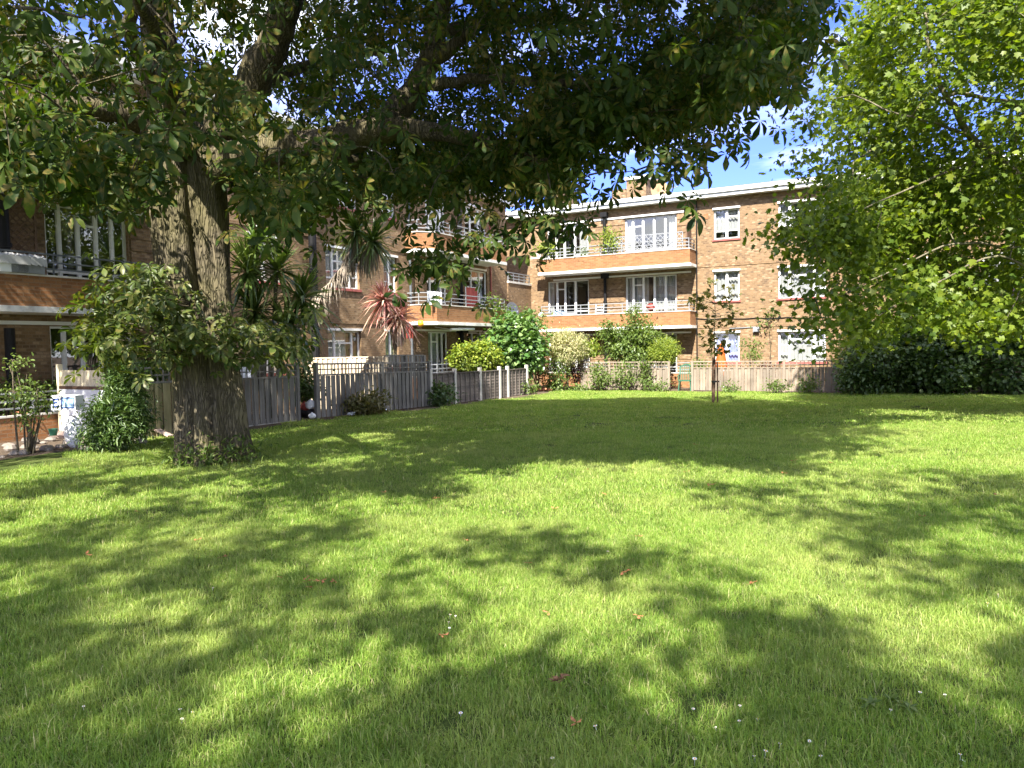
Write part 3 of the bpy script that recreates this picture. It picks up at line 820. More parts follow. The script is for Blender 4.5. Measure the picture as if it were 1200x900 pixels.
# ---------------------------------------------------------------- fences (a,b frame)
def fz(a, b):
    p = W(a, b); return gz(p.x, p.y)
def fence_run(label, p0, p1, h, lat, posts, mat, first=True, group='garden fences', bw=.1, postw=.09, posthi=.06, kick=False, patch=None):
    """vertical boards with an open lattice on top; posts = fractions along the run"""
    a0, b0 = p0; a1, b1 = p1; z0 = fz(a0, b0)
    root = fthing('garden_fence', a0, b0, z0, label, 'fence', group)
    org = Vector((a0, b0, z0))
    L_ = math.hypot(a1 - a0, b1 - b0); ex = Vector(((a1 - a0) / L_, (b1 - b0) / L_, 0)); ey = Vector((-ex.y, ex.x, 0))
    def pt(s, o, z):
        q = Vector((a0, b0, 0)) + ex * s + ey * o; return Vector((q.x, q.y, fz(q.x, q.y) + z))
    for k in range(len(posts) - 1):
        s0, s1 = posts[k] * L_ + postw / 2, posts[k + 1] * L_ - postw / 2
        mb = MB(org, True); s = s0; i = 0
        while s < s1 - .02:
            w = min(bw * random.uniform(.9, 1.1), s1 - s)
            dz = random.uniform(-.008, .004)
            o = .012 if i % 2 else -.012
            mb.bar(pt(s + w / 2, o, .03), pt(s + w / 2, o, h + dz), w - .012, .018, up=ey)
            s += w; i += 1
        mb.build('board_panel', mat if not (patch and k in patch) else patch[k], root)
        t = MB(org, True)
        t.bar(pt(s0, 0, h + .02), pt(s1, 0, h + .02), .055, .04)
        if lat > 0:
            n = max(1, round(lat / .14))
            for r in range(1, n + 1): t.bar(pt(s0, .004, h + .02 + lat * r / n), pt(s1, .004, h + .02 + lat * r / n), .028, .03 if r < n else .045)
            m = max(2, round((s1 - s0) / .14))
            for c in range(1, m): t.bar(pt(s0 + (s1 - s0) * c / m, -.012, h + .03), pt(s0 + (s1 - s0) * c / m, -.012, h + lat), .026, .016, up=ey)
        t.build('lattice_top', mat, root)
        if kick:
            t = MB(org, True); t.bar(pt(s0, -.03, .06), pt(s1, -.03, .06), .03, .15); t.build('gravel_board', M['concrete'], root)
    for fr_ in posts:
        t = MB(org, True); s = fr_ * L_
        t.bar(pt(s, 0, -.25), pt(s, 0, h + lat + posthi), postw, postw); t.build('fence_post', mat, root)
    return root
def fAB(px, py): return AB(gp(px, py))
A0 = 3.38
def bOn(px, py, a=A0): return hitL(px, py, a)[0]
B1 = bOn(349, 470); B2 = bOn(371, 465); B3 = bOn(442, 460); B4 = bOn(503, 455)
Bp = bOn(163, 480)
fence_run('weathered grey board fence with lattice top passing behind the chestnut trunk', (A0, Bp), (A0, B1), 1.12, .30, [0, .36, .68, 1], M['wood_grey'], kick=True, patch={0: M['wood_sunlit']})
fence_run('weathered grey board fence with lattice top, paper litter and a weed clump at its foot', (A0, B2), (A0, B4), 1.14, .29, [0, .53, 1], M['wood_grey'], kick=False)
# bright divider boards seen over that fence, at right angles to the block
bd = bOn(452, 425, A0 - .1)
fence_run('pale new board divider between two back gardens, catching the sun', (.15, bd), (A0 - .08, bd), 1.62, 0, [0, .5, 1], M['wood_pale'], posthi=.02)
bd2 = bOn(500, 425, 1.5)
fence_run('grey garden divider of tall boards behind the lattice topped fence', (A0 - .12, bd - .02), (A0 - .12, B4 + .1), 1.66, 0, [0, .5, 1], M['wood_grey'], posthi=.02)
# dark waney lap panels between white posts
pa = [(503.5, 475), (532, 467), (561.5, 465), (584.5, 463.5), (594, 463.2), (616.5, 460)]
pab = [(A0, bOn(px, 445)) for px, py in pa]
root = fthing('garden_fence', *pab[0], fz(*pab[0]), 'low dark lapped panel fence between pale concrete posts in front of the glossy green bush', 'fence', 'garden fences')
org = Vector((*pab[0], fz(*pab[0])))
for k in range(len(pab) - 1):
    b_0, b_1 = pab[k][1], pab[k + 1][1]
    lo, hi = min(b_0, b_1) + .05, max(b_0, b_1) - .05
    mb = MB(org, True); z = fz(A0, (lo + hi) / 2)
    nrow = 9
    for r in range(nrow):
        za = z + .04 + r * .112
        mb.face([(A0 + .03, lo, za), (A0 + .03, hi, za), (A0 + .004, hi, za + .125), (A0 + .004, lo, za + .125)])
        mb.face([(A0 + .03, lo, za), (A0 + .03, hi, za), (A0 + .006, hi, za), (A0 + .006, lo, za)])
    n = max(2, round((hi - lo) / .33))
    for c in range(n + 1): mb.bar((A0 + .04, lo + (hi - lo) * c / n, z + .03), (A0 + .04, lo + (hi - lo) * c / n, z + 1.06), .035, .02, up=(1, 0, 0))
    mb.bar((A0 + .02, lo, z + 1.07), (A0 + .02, hi, z + 1.07), .07, .03)
    mb.build('lap_panel', M['wood_lap'], root)
for k, (a, b) in enumerate(pab):
    mb = MB(org, True); z = fz(a, b); mb.box(a - .03, a + .08, b - .055, b + .055, z - .2, z + 1.22); mb.build('fence_post', M['concrete'], root)
# far fences, parallel to the far block
B0 = 3.55
def aOn(px, py=440, b=B0): return hitR(px, py, b)[0]
fence_run('sun bleached board fence with lattice top overgrown by climbers, left of the green chair', (aOn(682), B0), (aOn(784), B0), .92, .27, [0, .33, .67, 1], M['wood_tan'], bw=.12)
fence_run('sun bleached board fence with lattice top behind the staked young tree', (aOn(811.5), B0), (aOn(985), B0), .94, .26, [0, .32, .64, 1], M['wood_tan'], bw=.12)
fence_run('short stretch of bleached boards half hidden behind the big dark shrubs', (aOn(986), B0), (aOn(1230), B0), .94, .26, [0, .25, .5, .75, 1], M['wood_tan'], bw=.12)

# cream divider panel at the left terrace
bc = hitL(70, 470, 1.15)[0]
root = fthing('garden_screen', 1.15, bc, fz(1.15, bc), 'cream painted board screen with a white lower half beside the left terrace', 'screen')
org = Vector((1.15, bc, fz(1.15, bc)))
z0 = org.z
mb = MB(org, True)
for k in range(13): mb.box(1.24 + k * .115, 1.24 + k * .115 + .106, bc - .012 - .006 * (k % 2), bc + .012, z0 + .02, z0 + 1.42)
mb.build('board_panel', M['cream'], root)
mb = MB(org, True); mb.box(1.15, 1.235, bc - .045, bc + .045, z0 - .2, z0 + 1.55); mb.build('screen_post', M['cream'], root)
mb = MB(org, True); mb.box(1.24, 2.74, bc + .014, bc + .06, z0 + 1.03, z0 + 1.09); mb.build('rail', M['wood_brown'], root)
mb = MB(org, True); mb.box(1.26, 2.72, bc + .014, bc + .05, z0 + .12, z0 + 1.02); mb.build('white_board', M['white_plastic'], root)

# ---------------------------------------------------------------- trunks and crowns
def limb_tube(mb, pts, r0, r1, n=9, k=4, wob=.0):
    P = smooth_path(pts, k); m = len(P)
    if wob: P = [p + Vector((random.uniform(-wob, wob), random.uniform(-wob, wob), random.uniform(-wob, wob))) if 0 < i < m - 1 else p for i, p in enumerate(P)]
    mb.tube(P, [r0 + (r1 - r0) * (i / (m - 1)) ** .85 for i in range(m)], n)
    return P
def crown_twigs(mb, sk, centers, rmax=.03, sag=.15):
    """a thin branch from the nearest skeleton point to every clump"""
    SK = np.array([tuple(p) for p in sk])
    order = np.argsort([np.min(np.linalg.norm(SK - c, axis=1)) for c in centers])
    pool = list(SK)
    for i in order:
        c = np.asarray(centers[i]); A = np.array(pool); d = np.linalg.norm(A - c, axis=1)
        j = int(np.argmin(d)); q = A[j]
        L_ = d[j]
        if L_ < .05: continue
        mid = (q + c) / 2 + rng.normal(size=3) * L_ * .08 + np.array([0, 0, sag * L_ * .5])
        r = min(rmax, .006 + .011 * L_)
        mb.tube([q, (q + mid) / 2 + np.array([0, 0, .02]), mid, c], [r, r * .8, r * .6, .004], 5, False)
        pool.append(mid); pool.append(c)

# ---- big horse chestnut
T0 = at(250, 540, 11.75); T0.z = gz(T0.x, T0.y)
chest = empty('horse_chestnut_tree', T0, 'huge old horse chestnut with fluted trunk and dark spreading crown', 'tree')
def ctr(py):      # trunk axis by height
    pts = [(540, 251, 47), (520, 250, 45), (500, 249.5, 44), (470, 248, 42.5), (440, 244, 41), (400, 240, 40), (350, 233, 42), (300, 227, 45), (250, 222, 48), (210, 218, 49), (180, 216, 47), (150, 214, 40)]
    pts = sorted(pts)
    for (y0, x0, w0), (y1, x1, w1) in zip(pts, pts[1:]):
        if y0 <= py <= y1:
            t = (py - y0) / (y1 - y0); return x0 + (x1 - x0) * t, w0 + (w1 - w0) * t
    return (pts[0][1:] if py < pts[0][0] else pts[-1][1:])
mb = MB(T0); NA, NZ = 120, 90; rings = []
tz = []
for j in range(NZ + 1):
    py = 552 - (552 - 150) * j / NZ
    cx, hw = ctr(min(540, py)); c = at(cx, py, 11.75); r = hw / FOC * 11.75 * .97
    t = max(0.0, (545 - py)) / 400
    ring = []
    base = max(0, (py - 470) / 80) ** 2
    for k in range(NA):
        th = k * math.tau / NA
        tw = th + .5 * t
        fl = .055 * math.cos(4 * tw + .3) + .07 * math.cos(5 * tw + .8) + .05 * math.cos(8 * tw + 2.1 - 1.5 * t) + .035 * math.cos(13 * tw + .5 + 2 * t)
        fl -= .20 * math.exp(-(((tw + .55 + math.pi / 2 + .15 * math.sin(4 * t)) % math.tau - math.pi) / .11) ** 2 * 0 + -(((th - (-1.22 + .1 * t)) + math.pi) % math.tau - math.pi) ** 2 / .010)
        fl -= .17 * math.exp(-((((th - (-1.75 - .35 * t)) + math.pi) % math.tau - math.pi) ** 2) / .008)
        rg = .012 * math.sin(th * 37 + 3 * math.sin(t * 9 + th * 3)) + .010 * math.sin(th * 61 + 2 * t * 7 + math.sin(t * 23)) + .008 * math.sin(t * 60 + th * 9) * math.sin(th * 23)
        rr = r * .90 * (1 + fl + rg + base * (.03 + .20 * max(0, math.cos(2.5 * th + .4)) ** 2 + .10 * max(0, math.cos(3.5 * th + 2)) ** 2))
        ring.append(mb.P((c.x + rr * math.cos(th), c.y + rr * math.sin(th), c.z)))
    rings.append(ring)
for j in range(NZ):
    for k in range(NA): mb.idx((rings[j][k], rings[j][(k + 1) % NA], rings[j + 1][(k + 1) % NA], rings[j + 1][k]))
mb.idx(rings[-1])
mb.build('trunk', M['bark'], chest, True)
fork = at(216, 172, 11.75)
limbs = [
    ([at(240, 205, 11.7), at(290, 180, 11.3), at(345, 172, 10.8), at(400, 163, 10.2), at(470, 150, 9.6), at(560, 165, 9.2), at(640, 190, 8.8)], .34, .05),
    ([at(395, 164, 10.3), at(435, 155, 10.4), at(468, 128, 10.6), at(490, 98, 10.8), at(506, 60, 11.0), at(518, 0, 11.3), at(530, -80, 12)], .24, .12),
    ([at(492, 100, 10.8), at(530, 97, 10.4), at(573, 92, 10.0), at(663, 98, 9.3), at(760, 110, 8.8)], .10, .03),
    ([at(505, 75, 10.9), at(535, 50, 10.8), at(558, 30, 10.7), at(590, -20, 10.7), at(680, -80, 10.6)], .11, .05),
    ([at(235, 200, 11.7), at(258, 150, 11.5), at(290, 105, 11.3), at(318, 55, 11.2), at(338, 0, 11.1), at(360, -90, 11.2), at(390, -200, 11.4)], .33, .16),
    ([at(200, 200, 11.8), at(170, 145, 11.5), at(120, 128, 11.0), at(60, 122, 10.4), at(-20, 105, 10), at(-120, 90, 9.6)], .24, .07),
    ([at(212, 185, 11.9), at(196, 100, 12.1), at(185, 30, 12.2), at(178, -60, 12.4), at(165, -220, 12.6), at(150, -420, 12.8)], .36, .14),
    ([at(205, 170, 11.4), at(180, 100, 10.6), at(155, 50, 10.0), at(150, -10, 9.5), at(120, -120, 9)], .13, .06),
    ([at(225, 190, 12.2), at(280, 120, 13.5), at(350, 80, 15), at(450, 60, 16.5)], .24, .06),
    ([at(345, 172, 10.9), at(420, 190, 11.6), at(520, 200, 12.6), at(620, 190, 13.6)], .13, .04),
    ([at(210, 180, 11.4), at(200, 120, 9.8), at(190, 60, 8.4), at(150, -20, 7.2)], .16, .05),
    ([at(180, -50, 12.4), at(300, -200, 13), at(420, -330, 13.5)], .16, .06),
    ([at(340, -10, 11.2), at(470, -150, 11.5), at(640, -260, 12)], .14, .05),
    ([at(175, -80, 12.4), at(20, -220, 12), at(-150, -320, 11.5)], .15, .05),
    ([at(500, 40, 11.1), at(640, 20, 12.5), at(760, 40, 13.5)], .10, .03),
]
sk = []
for pts, r0, r1 in limbs:
    mb = MB(T0); P = limb_tube(mb, pts, r0, r1, 12, 5, .025); sk += P
    mb.build('limb', M['bark'], chest, True)
    lim_end = P[-1]
# clump centres: the crown volume, kept clear of the openings under and beside it
LOW = [(-200, 215), (0, 226), (60, 236), (100, 240), (150, 254), (166, 232), (178, 186), (262, 188), (275, 222), (300, 242), (335, 272), (372, 256), (386, 238), (420, 232), (450, 234), (476, 246), (490, 244), (540, 234), (560, 230), (595, 248), (612, 248), (622, 226), (650, 243), (668, 208), (690, 182), (730, 170), (760, 172), (800, 190), (815, 174), (830, 144), (862, 132), (885, 112), (912, 102), (928, 70), (936, 30), (940, -60), (941, -95), (1400, -95)]
def ylow(px):
    if px <= LOW[0][0]: return LOW[0][1]
    for (x0, y0), (x1, y1) in zip(LOW, LOW[1:]):
        if px <= x1: return y0 + (y1 - y0) * (px - x0) / (x1 - x0)
    return -1e9
cen, odr = [], []
vis = []
C0 = np.array([-2.9, 10.0, 10.2]); RR = np.array([8.9, 8.8, 7.8])
SK = 1.203 * 1.0
def shadow_ok(p):
    # keep the sun on the strip of lawn in front, on the pale divider and on the cream screen
    yg = p[1] + .885 * p[2]; xg = p[0] + .238 * p[2]
    if yg < (11.0 if xg > -1 else 9.3) + .6 * math.sin(xg * 1.3) + .4 * math.sin(xg * 3.1): return False
    xs = p[0] + (22.6 - p[1]) * .269; zs = p[2] - (22.6 - p[1]) * 1.13
    if -9 < xs < -3.9 and -1 < zs < 5: return False
    xs = p[0] + (14 - p[1]) * .269; zs = p[2] - (14 - p[1]) * 1.13
    if -9.5 < xs < -7.0 and -.5 < zs < 1.9: return False
    if yg > 26.2 and xg > -1: return False
    return True
def try_clump(p, marg=26):
    x, y, d = proj(p)
    if d > 1.0:
        lim = ylow(x + marg * .9 * 9 / max(d, 4)) if x > 780 else ylow(x)
        if y + marg * 9 / max(d, 4) > lim: return None
    if d > 1:
        for pl, hw, dep in LIMBPX:
            if d < dep + .5:
                for (x0, y0), (x1, y1) in zip(pl, pl[1:]):
                    t = max(0, min(1, ((x - x0) * (x1 - x0) + (y - y0) * (y1 - y0)) / ((x1 - x0) ** 2 + (y1 - y0) ** 2)))
                    if math.hypot(x - x0 - t * (x1 - x0), y - y0 - t * (y1 - y0)) < hw and rng.random() < .86: return None
    return x, y, d
LIMBPX = [([(250, 185), (345, 172), (430, 163), (520, 152)], 34, 11), ([(430, 160), (470, 128), (495, 95), (508, 55), (518, 0)], 34, 11), ([(255, 155), (290, 105), (320, 50), (338, 0)], 32, 11.4), ([(200, 165), (160, 138), (60, 122)], 24, 11), ([(505, 97), (573, 92), (663, 98)], 16, 10), ([(200, 165), (192, 60), (185, 0)], 26, 12)]
def near_sun(p, Y, x0, x1, z0, z1):
    xs = p[0] + (Y - p[1]) * .269; zs = p[2] - (Y - p[1]) * 1.13
    return x0 < xs < x1 and z0 < zs < z1
n_try = 0
while len(cen) < 2700 and n_try < 90000:
    n_try += 1
    q = rng.normal(size=3); q /= np.linalg.norm(q); q *= rng.random() ** (1 / 4.2)
    p = C0 + q * RR
    if p[2] < 3.0: continue
    r_ = try_clump(p)
    if r_ is None: continue
    if not shadow_ok(p): continue
    if hole(p, .62) < -.16: continue
    if proj(p)[2] > 0 and p[1] < 5.2 and proj(p)[1] > -60: continue
    x, y, d = r_
    inview = d > 1 and -60 < x < 1000 and y > -60
    if not inview and rng.random() < .3: continue
    if not inview and (near_sun(p, 10.4, -7.5, -4, 1.6, 4.4) and rng.random() < .7 or near_sun(p, 8.6, -9, -1.4, 1.8, 8.5) and rng.random() < .92): continue
    o = unit(q / RR + np.array([0, 0, -.1]))
    cen.append(p); odr.append(o); vis.append(inview)
# lower skin of the canopy, where the eye looks in from beneath
n_try = 0; add = 0
while add < 560 and n_try < 40000:
    n_try += 1
    px = rng.uniform(-60, 945); Y = rng.uniform(6.5, 14.5)
    yl = ylow(px); py = yl - 26 * 9 / Y - abs(rng.normal()) * 34
    if py < -40: continue
    p = at(px, py, Y)
    if px > 700 and Y > 11: continue
    if not shadow_ok(p) and (px > 380 or rng.random() < .6): continue
    if (p.x + 4.9) ** 2 + (p.y - 11.75) ** 2 < .9: continue
    if try_clump(np.array(p), 0) is None: continue
    if near_sun(p, 10.4, -7.5, -4, 1.6, 4.4) and rng.random() < .7: continue
    cen.append(np.array(p)); odr.append(unit(np.array([rng.normal() * .4, rng.normal() * .4 - .2, -.5]))); vis.append(True); add += 1
# hanging sprays that show singly against the buildings
for (px, py, Y) in [(500, 262, 8.4), (508, 285, 8.3), (512, 300, 8.3), (492, 312, 8.2), (520, 318, 8.4), (515, 330, 8.3), (572, 262, 8.6), (580, 276, 8.6), (606, 276, 8.5), (612, 262, 8.5), (635, 258, 8.4), (642, 268, 8.4), (662, 240, 8.3), (690, 205, 8.2), (745, 200, 8), (790, 205, 7.9), (800, 190, 7.9), (838, 158, 7.6), (880, 132, 7.5), (912, 112, 7.4), (925, 80, 7.4), (940, 60, 7.3), (295, 242, 9.5), (320, 255, 9.5), (335, 262, 9.4), (360, 265, 9.2), (8, 95, 6.2), (5, 130, 6.2), (12, 240 - 60, 6.2), (235, 150, 8.6), (225, 95, 7.4), (200, 85, 7.0), (255, 105, 7.5), (340, 120, 7.8), (95, 100, 6.9), (125, 195, 8.2)]:
    cen.append(np.array(at(px, py, Y))); odr.append(unit(np.array([.1, -.35, -.5]))); vis.append(True)
# upper boughs added up-sun, above the picture, to shade the visible crown
for p, v in list(zip(cen, vis)):
    x, y, d = proj(p)
    if not v or x < 360 or rng.random() < .08: continue
    for _ in range(6):
        q = np.array(p) + np.array([-.26, -.966, 1.092]) * rng.uniform(1.6, 6.5) + rng.normal(size=3) * .35
        xx, yy, dd = proj(q)
        if (dd < .5 or yy < -70) and q[2] > 4.5 and shadow_ok(q):
            cen.append(q); odr.append(unit(np.array([0, -.5, .3]))); vis.append(False); break
cen = np.array(cen); odr = np.array(odr); vis = np.array(vis)
def palm_cloud(cen, odr, per, spread, size, fine):
    P, D, N, S = clumps(cen, odr, per, spread, size, .5, .55)
    outs = []
    order = rng.integers(0, 6, len(P))
    for k, (nl, dr) in enumerate(((5, .25), (6, .12), (7, .2), (7, .45), (6, .6), (5, .4))):
        s_ = order == k
        tv, tf = palmate(nl, fine, dr); outs.append((P[s_], D[s_], N[s_], S[s_], tv, tf))
    return outs
def join_clouds(name, outs, T, mat, parent):
    mes = [cloud_mesh('tmp', P - np.array(T), D, N, S, tv, tf) for P, D, N, S, tv, tf in outs if len(P)]
    V = []; Lp = []; Tot = []; off = 0
    for me in mes:
        a = np.empty(len(me.vertices) * 3, np.float32); me.vertices.foreach_get('co', a); V.append(a)
        l = np.empty(len(me.loops), np.int32); me.loops.foreach_get('vertex_index', l); Lp.append(l + off)
        t = np.empty(len(me.polygons), np.int32); me.polygons.foreach_get('loop_total', t); Tot.append(t)
        off += len(me.vertices); bpy.data.meshes.remove(me)
    V = np.concatenate(V); Lp = np.concatenate(Lp).astype(np.int32); Tot = np.concatenate(Tot)
    me = bpy.data.meshes.new(name)
    me.vertices.add(len(V) // 3); me.vertices.foreach_set('co', V)
    me.loops.add(len(Lp)); me.loops.foreach_set('vertex_index', Lp)
    me.polygons.add(len(Tot)); me.polygons.foreach_set('loop_start', np.concatenate([[0], np.cumsum(Tot)[:-1]]).astype(np.int32))
    me.update(calc_edges=True)
    return link_mesh(name, me, mat, parent)
rt = np.array([proj(p)[0] > 400 for p in cen])
outs = palm_cloud(cen[vis & rt], odr[vis & rt], 11, .25, .18, True) + palm_cloud(cen[vis & ~rt], odr[vis & ~rt], 6, .26, .205, True) + palm_cloud(cen[~vis], odr[~vis], 8, .32, .28, False)
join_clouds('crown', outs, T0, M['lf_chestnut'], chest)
mb = MB(T0); crown_twigs(mb, sk, [c for c, v in zip(cen, vis) if v], .035)
tag(mb.build('branch', M['bark'], chest, True), kind='stuff')
# shoots growing from the trunk at head height
cen, odr = [], []
mb = MB(T0)
EP = [(-1, 0)]
n_try = 0
while len(cen) < 92 and n_try < 9000:
    n_try += 1
    px = rng.uniform(100, 372); py = rng.uniform(292, 432)
    # outline of the mass
    top = np.interp(px, [95, 130, 170, 200, 230, 270, 300, 345, 372], [385, 330, 298, 345, 378, 374, 366, 372, 394])
    bot = np.interp(px, [95, 130, 180, 215, 280, 330, 350, 372], [420, 425, 432, 425, 428, 432, 400, 405])
    if not top + 10 < py < bot - 8: continue
    if 205 < px < 265 and py > 400 and rng.random() < .8: continue
    Y = 11.75 - (rng.uniform(.75, 1.7) if 165 < px < 290 else rng.uniform(-.6, 1.3))
    p = at(px, py, Y); cen.append(np.array(p))
    cx, hw = ctr(py + 10); c = at(cx, py + 12, 11.75); o = np.array(p) - np.array(c); odr.append(unit(o))
    s = c + (p - c).normalized() * (hw / FOC * 11.75 * .9)
    mb.tube([s, (s + p) / 2 + Vector((0, 0, -.03)), p], [.014, .01, .004], 5, False)
outs = palm_cloud(np.array(cen), np.array(odr), 6, .23, .21, True)
join_clouds('trunk_shoot', outs, T0, M['lf_epic'], chest)
tag(mb.build('shoot_stem', M['stem'], chest, True), kind='stuff')

# ---- generic leafy plants
def plant(name, label, cat, base, blobs, per, size, mat, tmpl=None, group=None, stems=3, stem_r=.03, smat='stem', spread=None, shell=.55, trunk=None, density=1.0, tilt=.55, droop=.3):
    """blobs = [(centre, (rx, ry, rz), n clumps)]: leaves in uneven clumps near the skin of every blob, stems from the base"""
    base = Vector(base)
    root = empty(name, base, label, cat, group)
    C_, O_ = [], []
    for c, r, n in blobs:
        q = rnd_dirs(n) * (shell + (1 - shell) * rng.random((n, 1)) ** .6)
        q *= (1 + .14 * rng.normal(size=(n, 1)))
        C_.append(np.array(c) + q * np.array(r)); O_.append(unit(q))
    C_ = np.concatenate(C_); O_ = np.concatenate(O_)
    keep = C_[:, 2] > base.z + .03; C_, O_ = C_[keep], O_[keep]
    P, D, N, S = clumps(C_, O_, per, spread or size * 1.3, size, tilt, droop)
    tv, tf = tmpl or (LEAF_V, LEAF_F)
    k = P[:, 2] > base.z + .01
    me = cloud_mesh('foliage', P[k] - np.array(base), D[k], N[k], S[k], tv, tf)
    link_mesh('foliage', me, M[mat], root)
    mb = MB(base)
    if trunk:
        sk_ = limb_tube(mb, trunk[0], trunk[1], trunk[2], 9, 3, .01)
        for c, r, n in blobs:
            for _ in range(3):
                e = Vector(c) + Vector(rng.normal(size=3) * np.array(r) * .45); s = trunk[0][-1]
                sk_ += limb_tube(mb, [s, (Vector(s) + e) / 2 + Vector((0, 0, .05)), e], trunk[2] * .7, .008, 6, 3)
    else:
        sk_ = []
        for c, r, n in blobs:
            for _ in range(stems):
                e = Vector(c) + Vector(rng.normal(size=3) * np.array(r) * .4)
                s = base + Vector((rng.normal() * .06 + (c[0] - base.x) * .35, rng.normal() * .06 + (c[1] - base.y) * .35, -.03))
                s.z = gz(s.x, s.y) - .02 if base.z < .4 else base.z
                sk_ += limb_tube(mb, [s, (s + e) / 2 + Vector((rng.normal() * .05, rng.normal() * .05, .08)), e], stem_r, .006, 6, 3)
    sel = rng.permutation(len(C_))[:min(len(C_), 90)]
    crown_twigs(mb, sk_, C_[sel], .014)
    mb.build('stem', M[smat], root, True)
    return root
def blob(px, py, Y, wpx, hpx, n, dy=None):
    c = at(px, py, Y); s = Y / FOC
    return (tuple(c), (wpx * s, (dy if dy else wpx * s * .9), hpx * s), n)
def foot(px, Y):
    p = at(px, 450, Y); p.z = gz(p.x, p.y); return p
# ---------------------------------------------------------------- maple on the right
TM = foot(1330, 17.5)
maple = empty('maple_tree', TM, 'bright green maple with low sweeping boughs at the right edge of the lawn', 'tree')
mb = MB(TM)
Pt = limb_tube(mb, [TM + Vector((0, 0, -.1)), TM + Vector((.05, 0, 1.6)), TM + Vector((-.1, .1, 3.4)), TM + Vector((-.2, 0, 6)), TM + Vector((0, .2, 9)), TM + Vector((.2, 0, 12.5))], .36, .08, 16, 4, .01)
mb.build('trunk', M['bark2'], maple, True)
sk = []
for pts, r0, r1 in [
    ([tuple(TM + Vector((-.1, 0, 3.0))), at(1240, 268, 16.6), at(1195, 210, 16.2), at(1165, 182, 16), at(1135, 158, 15.8), at(1118, 125, 15.6), at(1102, 100, 15.5), at(1090, 60, 15.5), at(1084, 15, 15.6)], .13, .025),
    ([tuple(TM + Vector((-.1, .1, 3.6))), at(1215, 140, 17), at(1160, 118, 17), at(1110, 112, 17.2), at(1060, 150, 17.2), at(1000, 190, 17)], .08, .015),
    ([tuple(TM + Vector((-.1, 0, 2.5))), at(1230, 300, 16.6), at(1180, 290, 16), at(1120, 285, 15.6), at(1060, 310, 15.2), at(990, 345, 15)], .045, .01),
    ([tuple(TM + Vector((-.1, 0, 2.2))), at(1230, 330, 15.5), at(1170, 300, 14.8), at(1100, 330, 14.5), at(1030, 370, 14.3)], .035, .01),
    ([tuple(TM + Vector((-.2, 0, 5))), at(1200, 60, 17.5), at(1120, 20, 18), at(1040, 10, 18)], .12, .02),
    ([tuple(TM + Vector((-.2, 0, 7))), at(1200, -60, 17), at(1100, -120, 16.5), at(1020, -90, 16.5)], .11, .02),
    ([at(1135, 158, 15.8), at(1080, 140, 15.4), at(1040, 130, 15.3)], .04, .012),
    ([at(1165, 182, 16), at(1100, 205, 15.6), at(1010, 245, 15.4), at(925, 270, 15.2)], .03, .008),
    ([tuple(TM + Vector((.1, 0, 6))), tuple(TM + Vector((3, -1, 8))), tuple(TM + Vector((5, -1, 9)))], .12, .03),
    ([tuple(TM + Vector((.1, .2, 5))), tuple(TM + Vector((1, 3, 7))), tuple(TM + Vector((1, 5, 8)))], .12, .03)]:
    mb = MB(TM); sk += limb_tube(mb, pts, r0, r1, 8, 4, .02); mb.build('limb', M['bark2'], maple, True)
EDGE = [(-60, 975), (0, 985), (40, 960), (60, 948), (100, 938), (150, 940), (190, 930), (220, 945), (250, 912), (275, 900), (285, 910), (300, 950), (330, 955), (345, 940), (370, 945), (395, 955), (420, 990), (440, 1060), (455, 1100)]
EY = [e[0] for e in EDGE]; EX = [e[1] + 12 for e in EDGE]
def near_limb(x, y):
    for pl, hw in (([(1200, 215), (1165, 182), (1135, 158), (1118, 125), (1102, 100), (1090, 60), (1084, 15)], 12), ([(1200, 300), (1120, 285), (1060, 310)], 9), ([(1200, 140), (1160, 118), (1110, 112)], 9)):
        for (x0, y0), (x1, y1) in zip(pl, pl[1:]):
            t = max(0, min(1, ((x - x0) * (x1 - x0) + (y - y0) * (y1 - y0)) / ((x1 - x0) ** 2 + (y1 - y0) ** 2)))
            if math.hypot(x - x0 - t * (x1 - x0), y - y0 - t * (y1 - y0)) < hw + 8: return True
    return False
cen, odr = [], []
CM = np.array([TM.x, TM.y, 7.4]); RM = np.array([7.4, 6.2, 7.0])
n_try = 0
while len(cen) < 3500 and n_try < 160000:
    n_try += 1
    q = rng.normal(size=3); q /= np.linalg.norm(q); q *= rng.random() ** (1 / 5)
    p = CM + q * RM
    x, y, d = proj(p)
    if p[2] < 1.6: continue
    if y > 398: continue
    ex = np.interp(y, EY, EX)
    if x < ex + 30: continue
    if hole(p, .5, 7) < -.13: continue
    if y > 384 and x > 1000: continue
    if near_limb(x, y) and rng.random() < .75: continue
    if x > 1320 and rng.random() < .6: continue
    # lower boughs stay in front and thin out towards the bottom
    if y > 330 and rng.random() < .3: continue
    cen.append(p); odr.append(unit(q / RM * 7 + np.array([0, 0, -.25])))
nf = len(cen)
for _ in range(640):
    y = rng.uniform(190, 400) if rng.random() < .5 else rng.uniform(270, 392); x = np.interp(y, EY, EX) + 28 + abs(rng.normal()) * 95
    if x > 1230: continue
    p = at(x, y, rng.uniform(14.2, 17))
    if p.z < 1.7 or near_limb(x, y) or y > 384 and x > 1000 or hole(p, .5, 7) < -.1: continue
    cen.append(np.array(p)); odr.append(unit(np.array([rng.normal() * .5 - .4, rng.normal() * .5 - .2, -.3])))
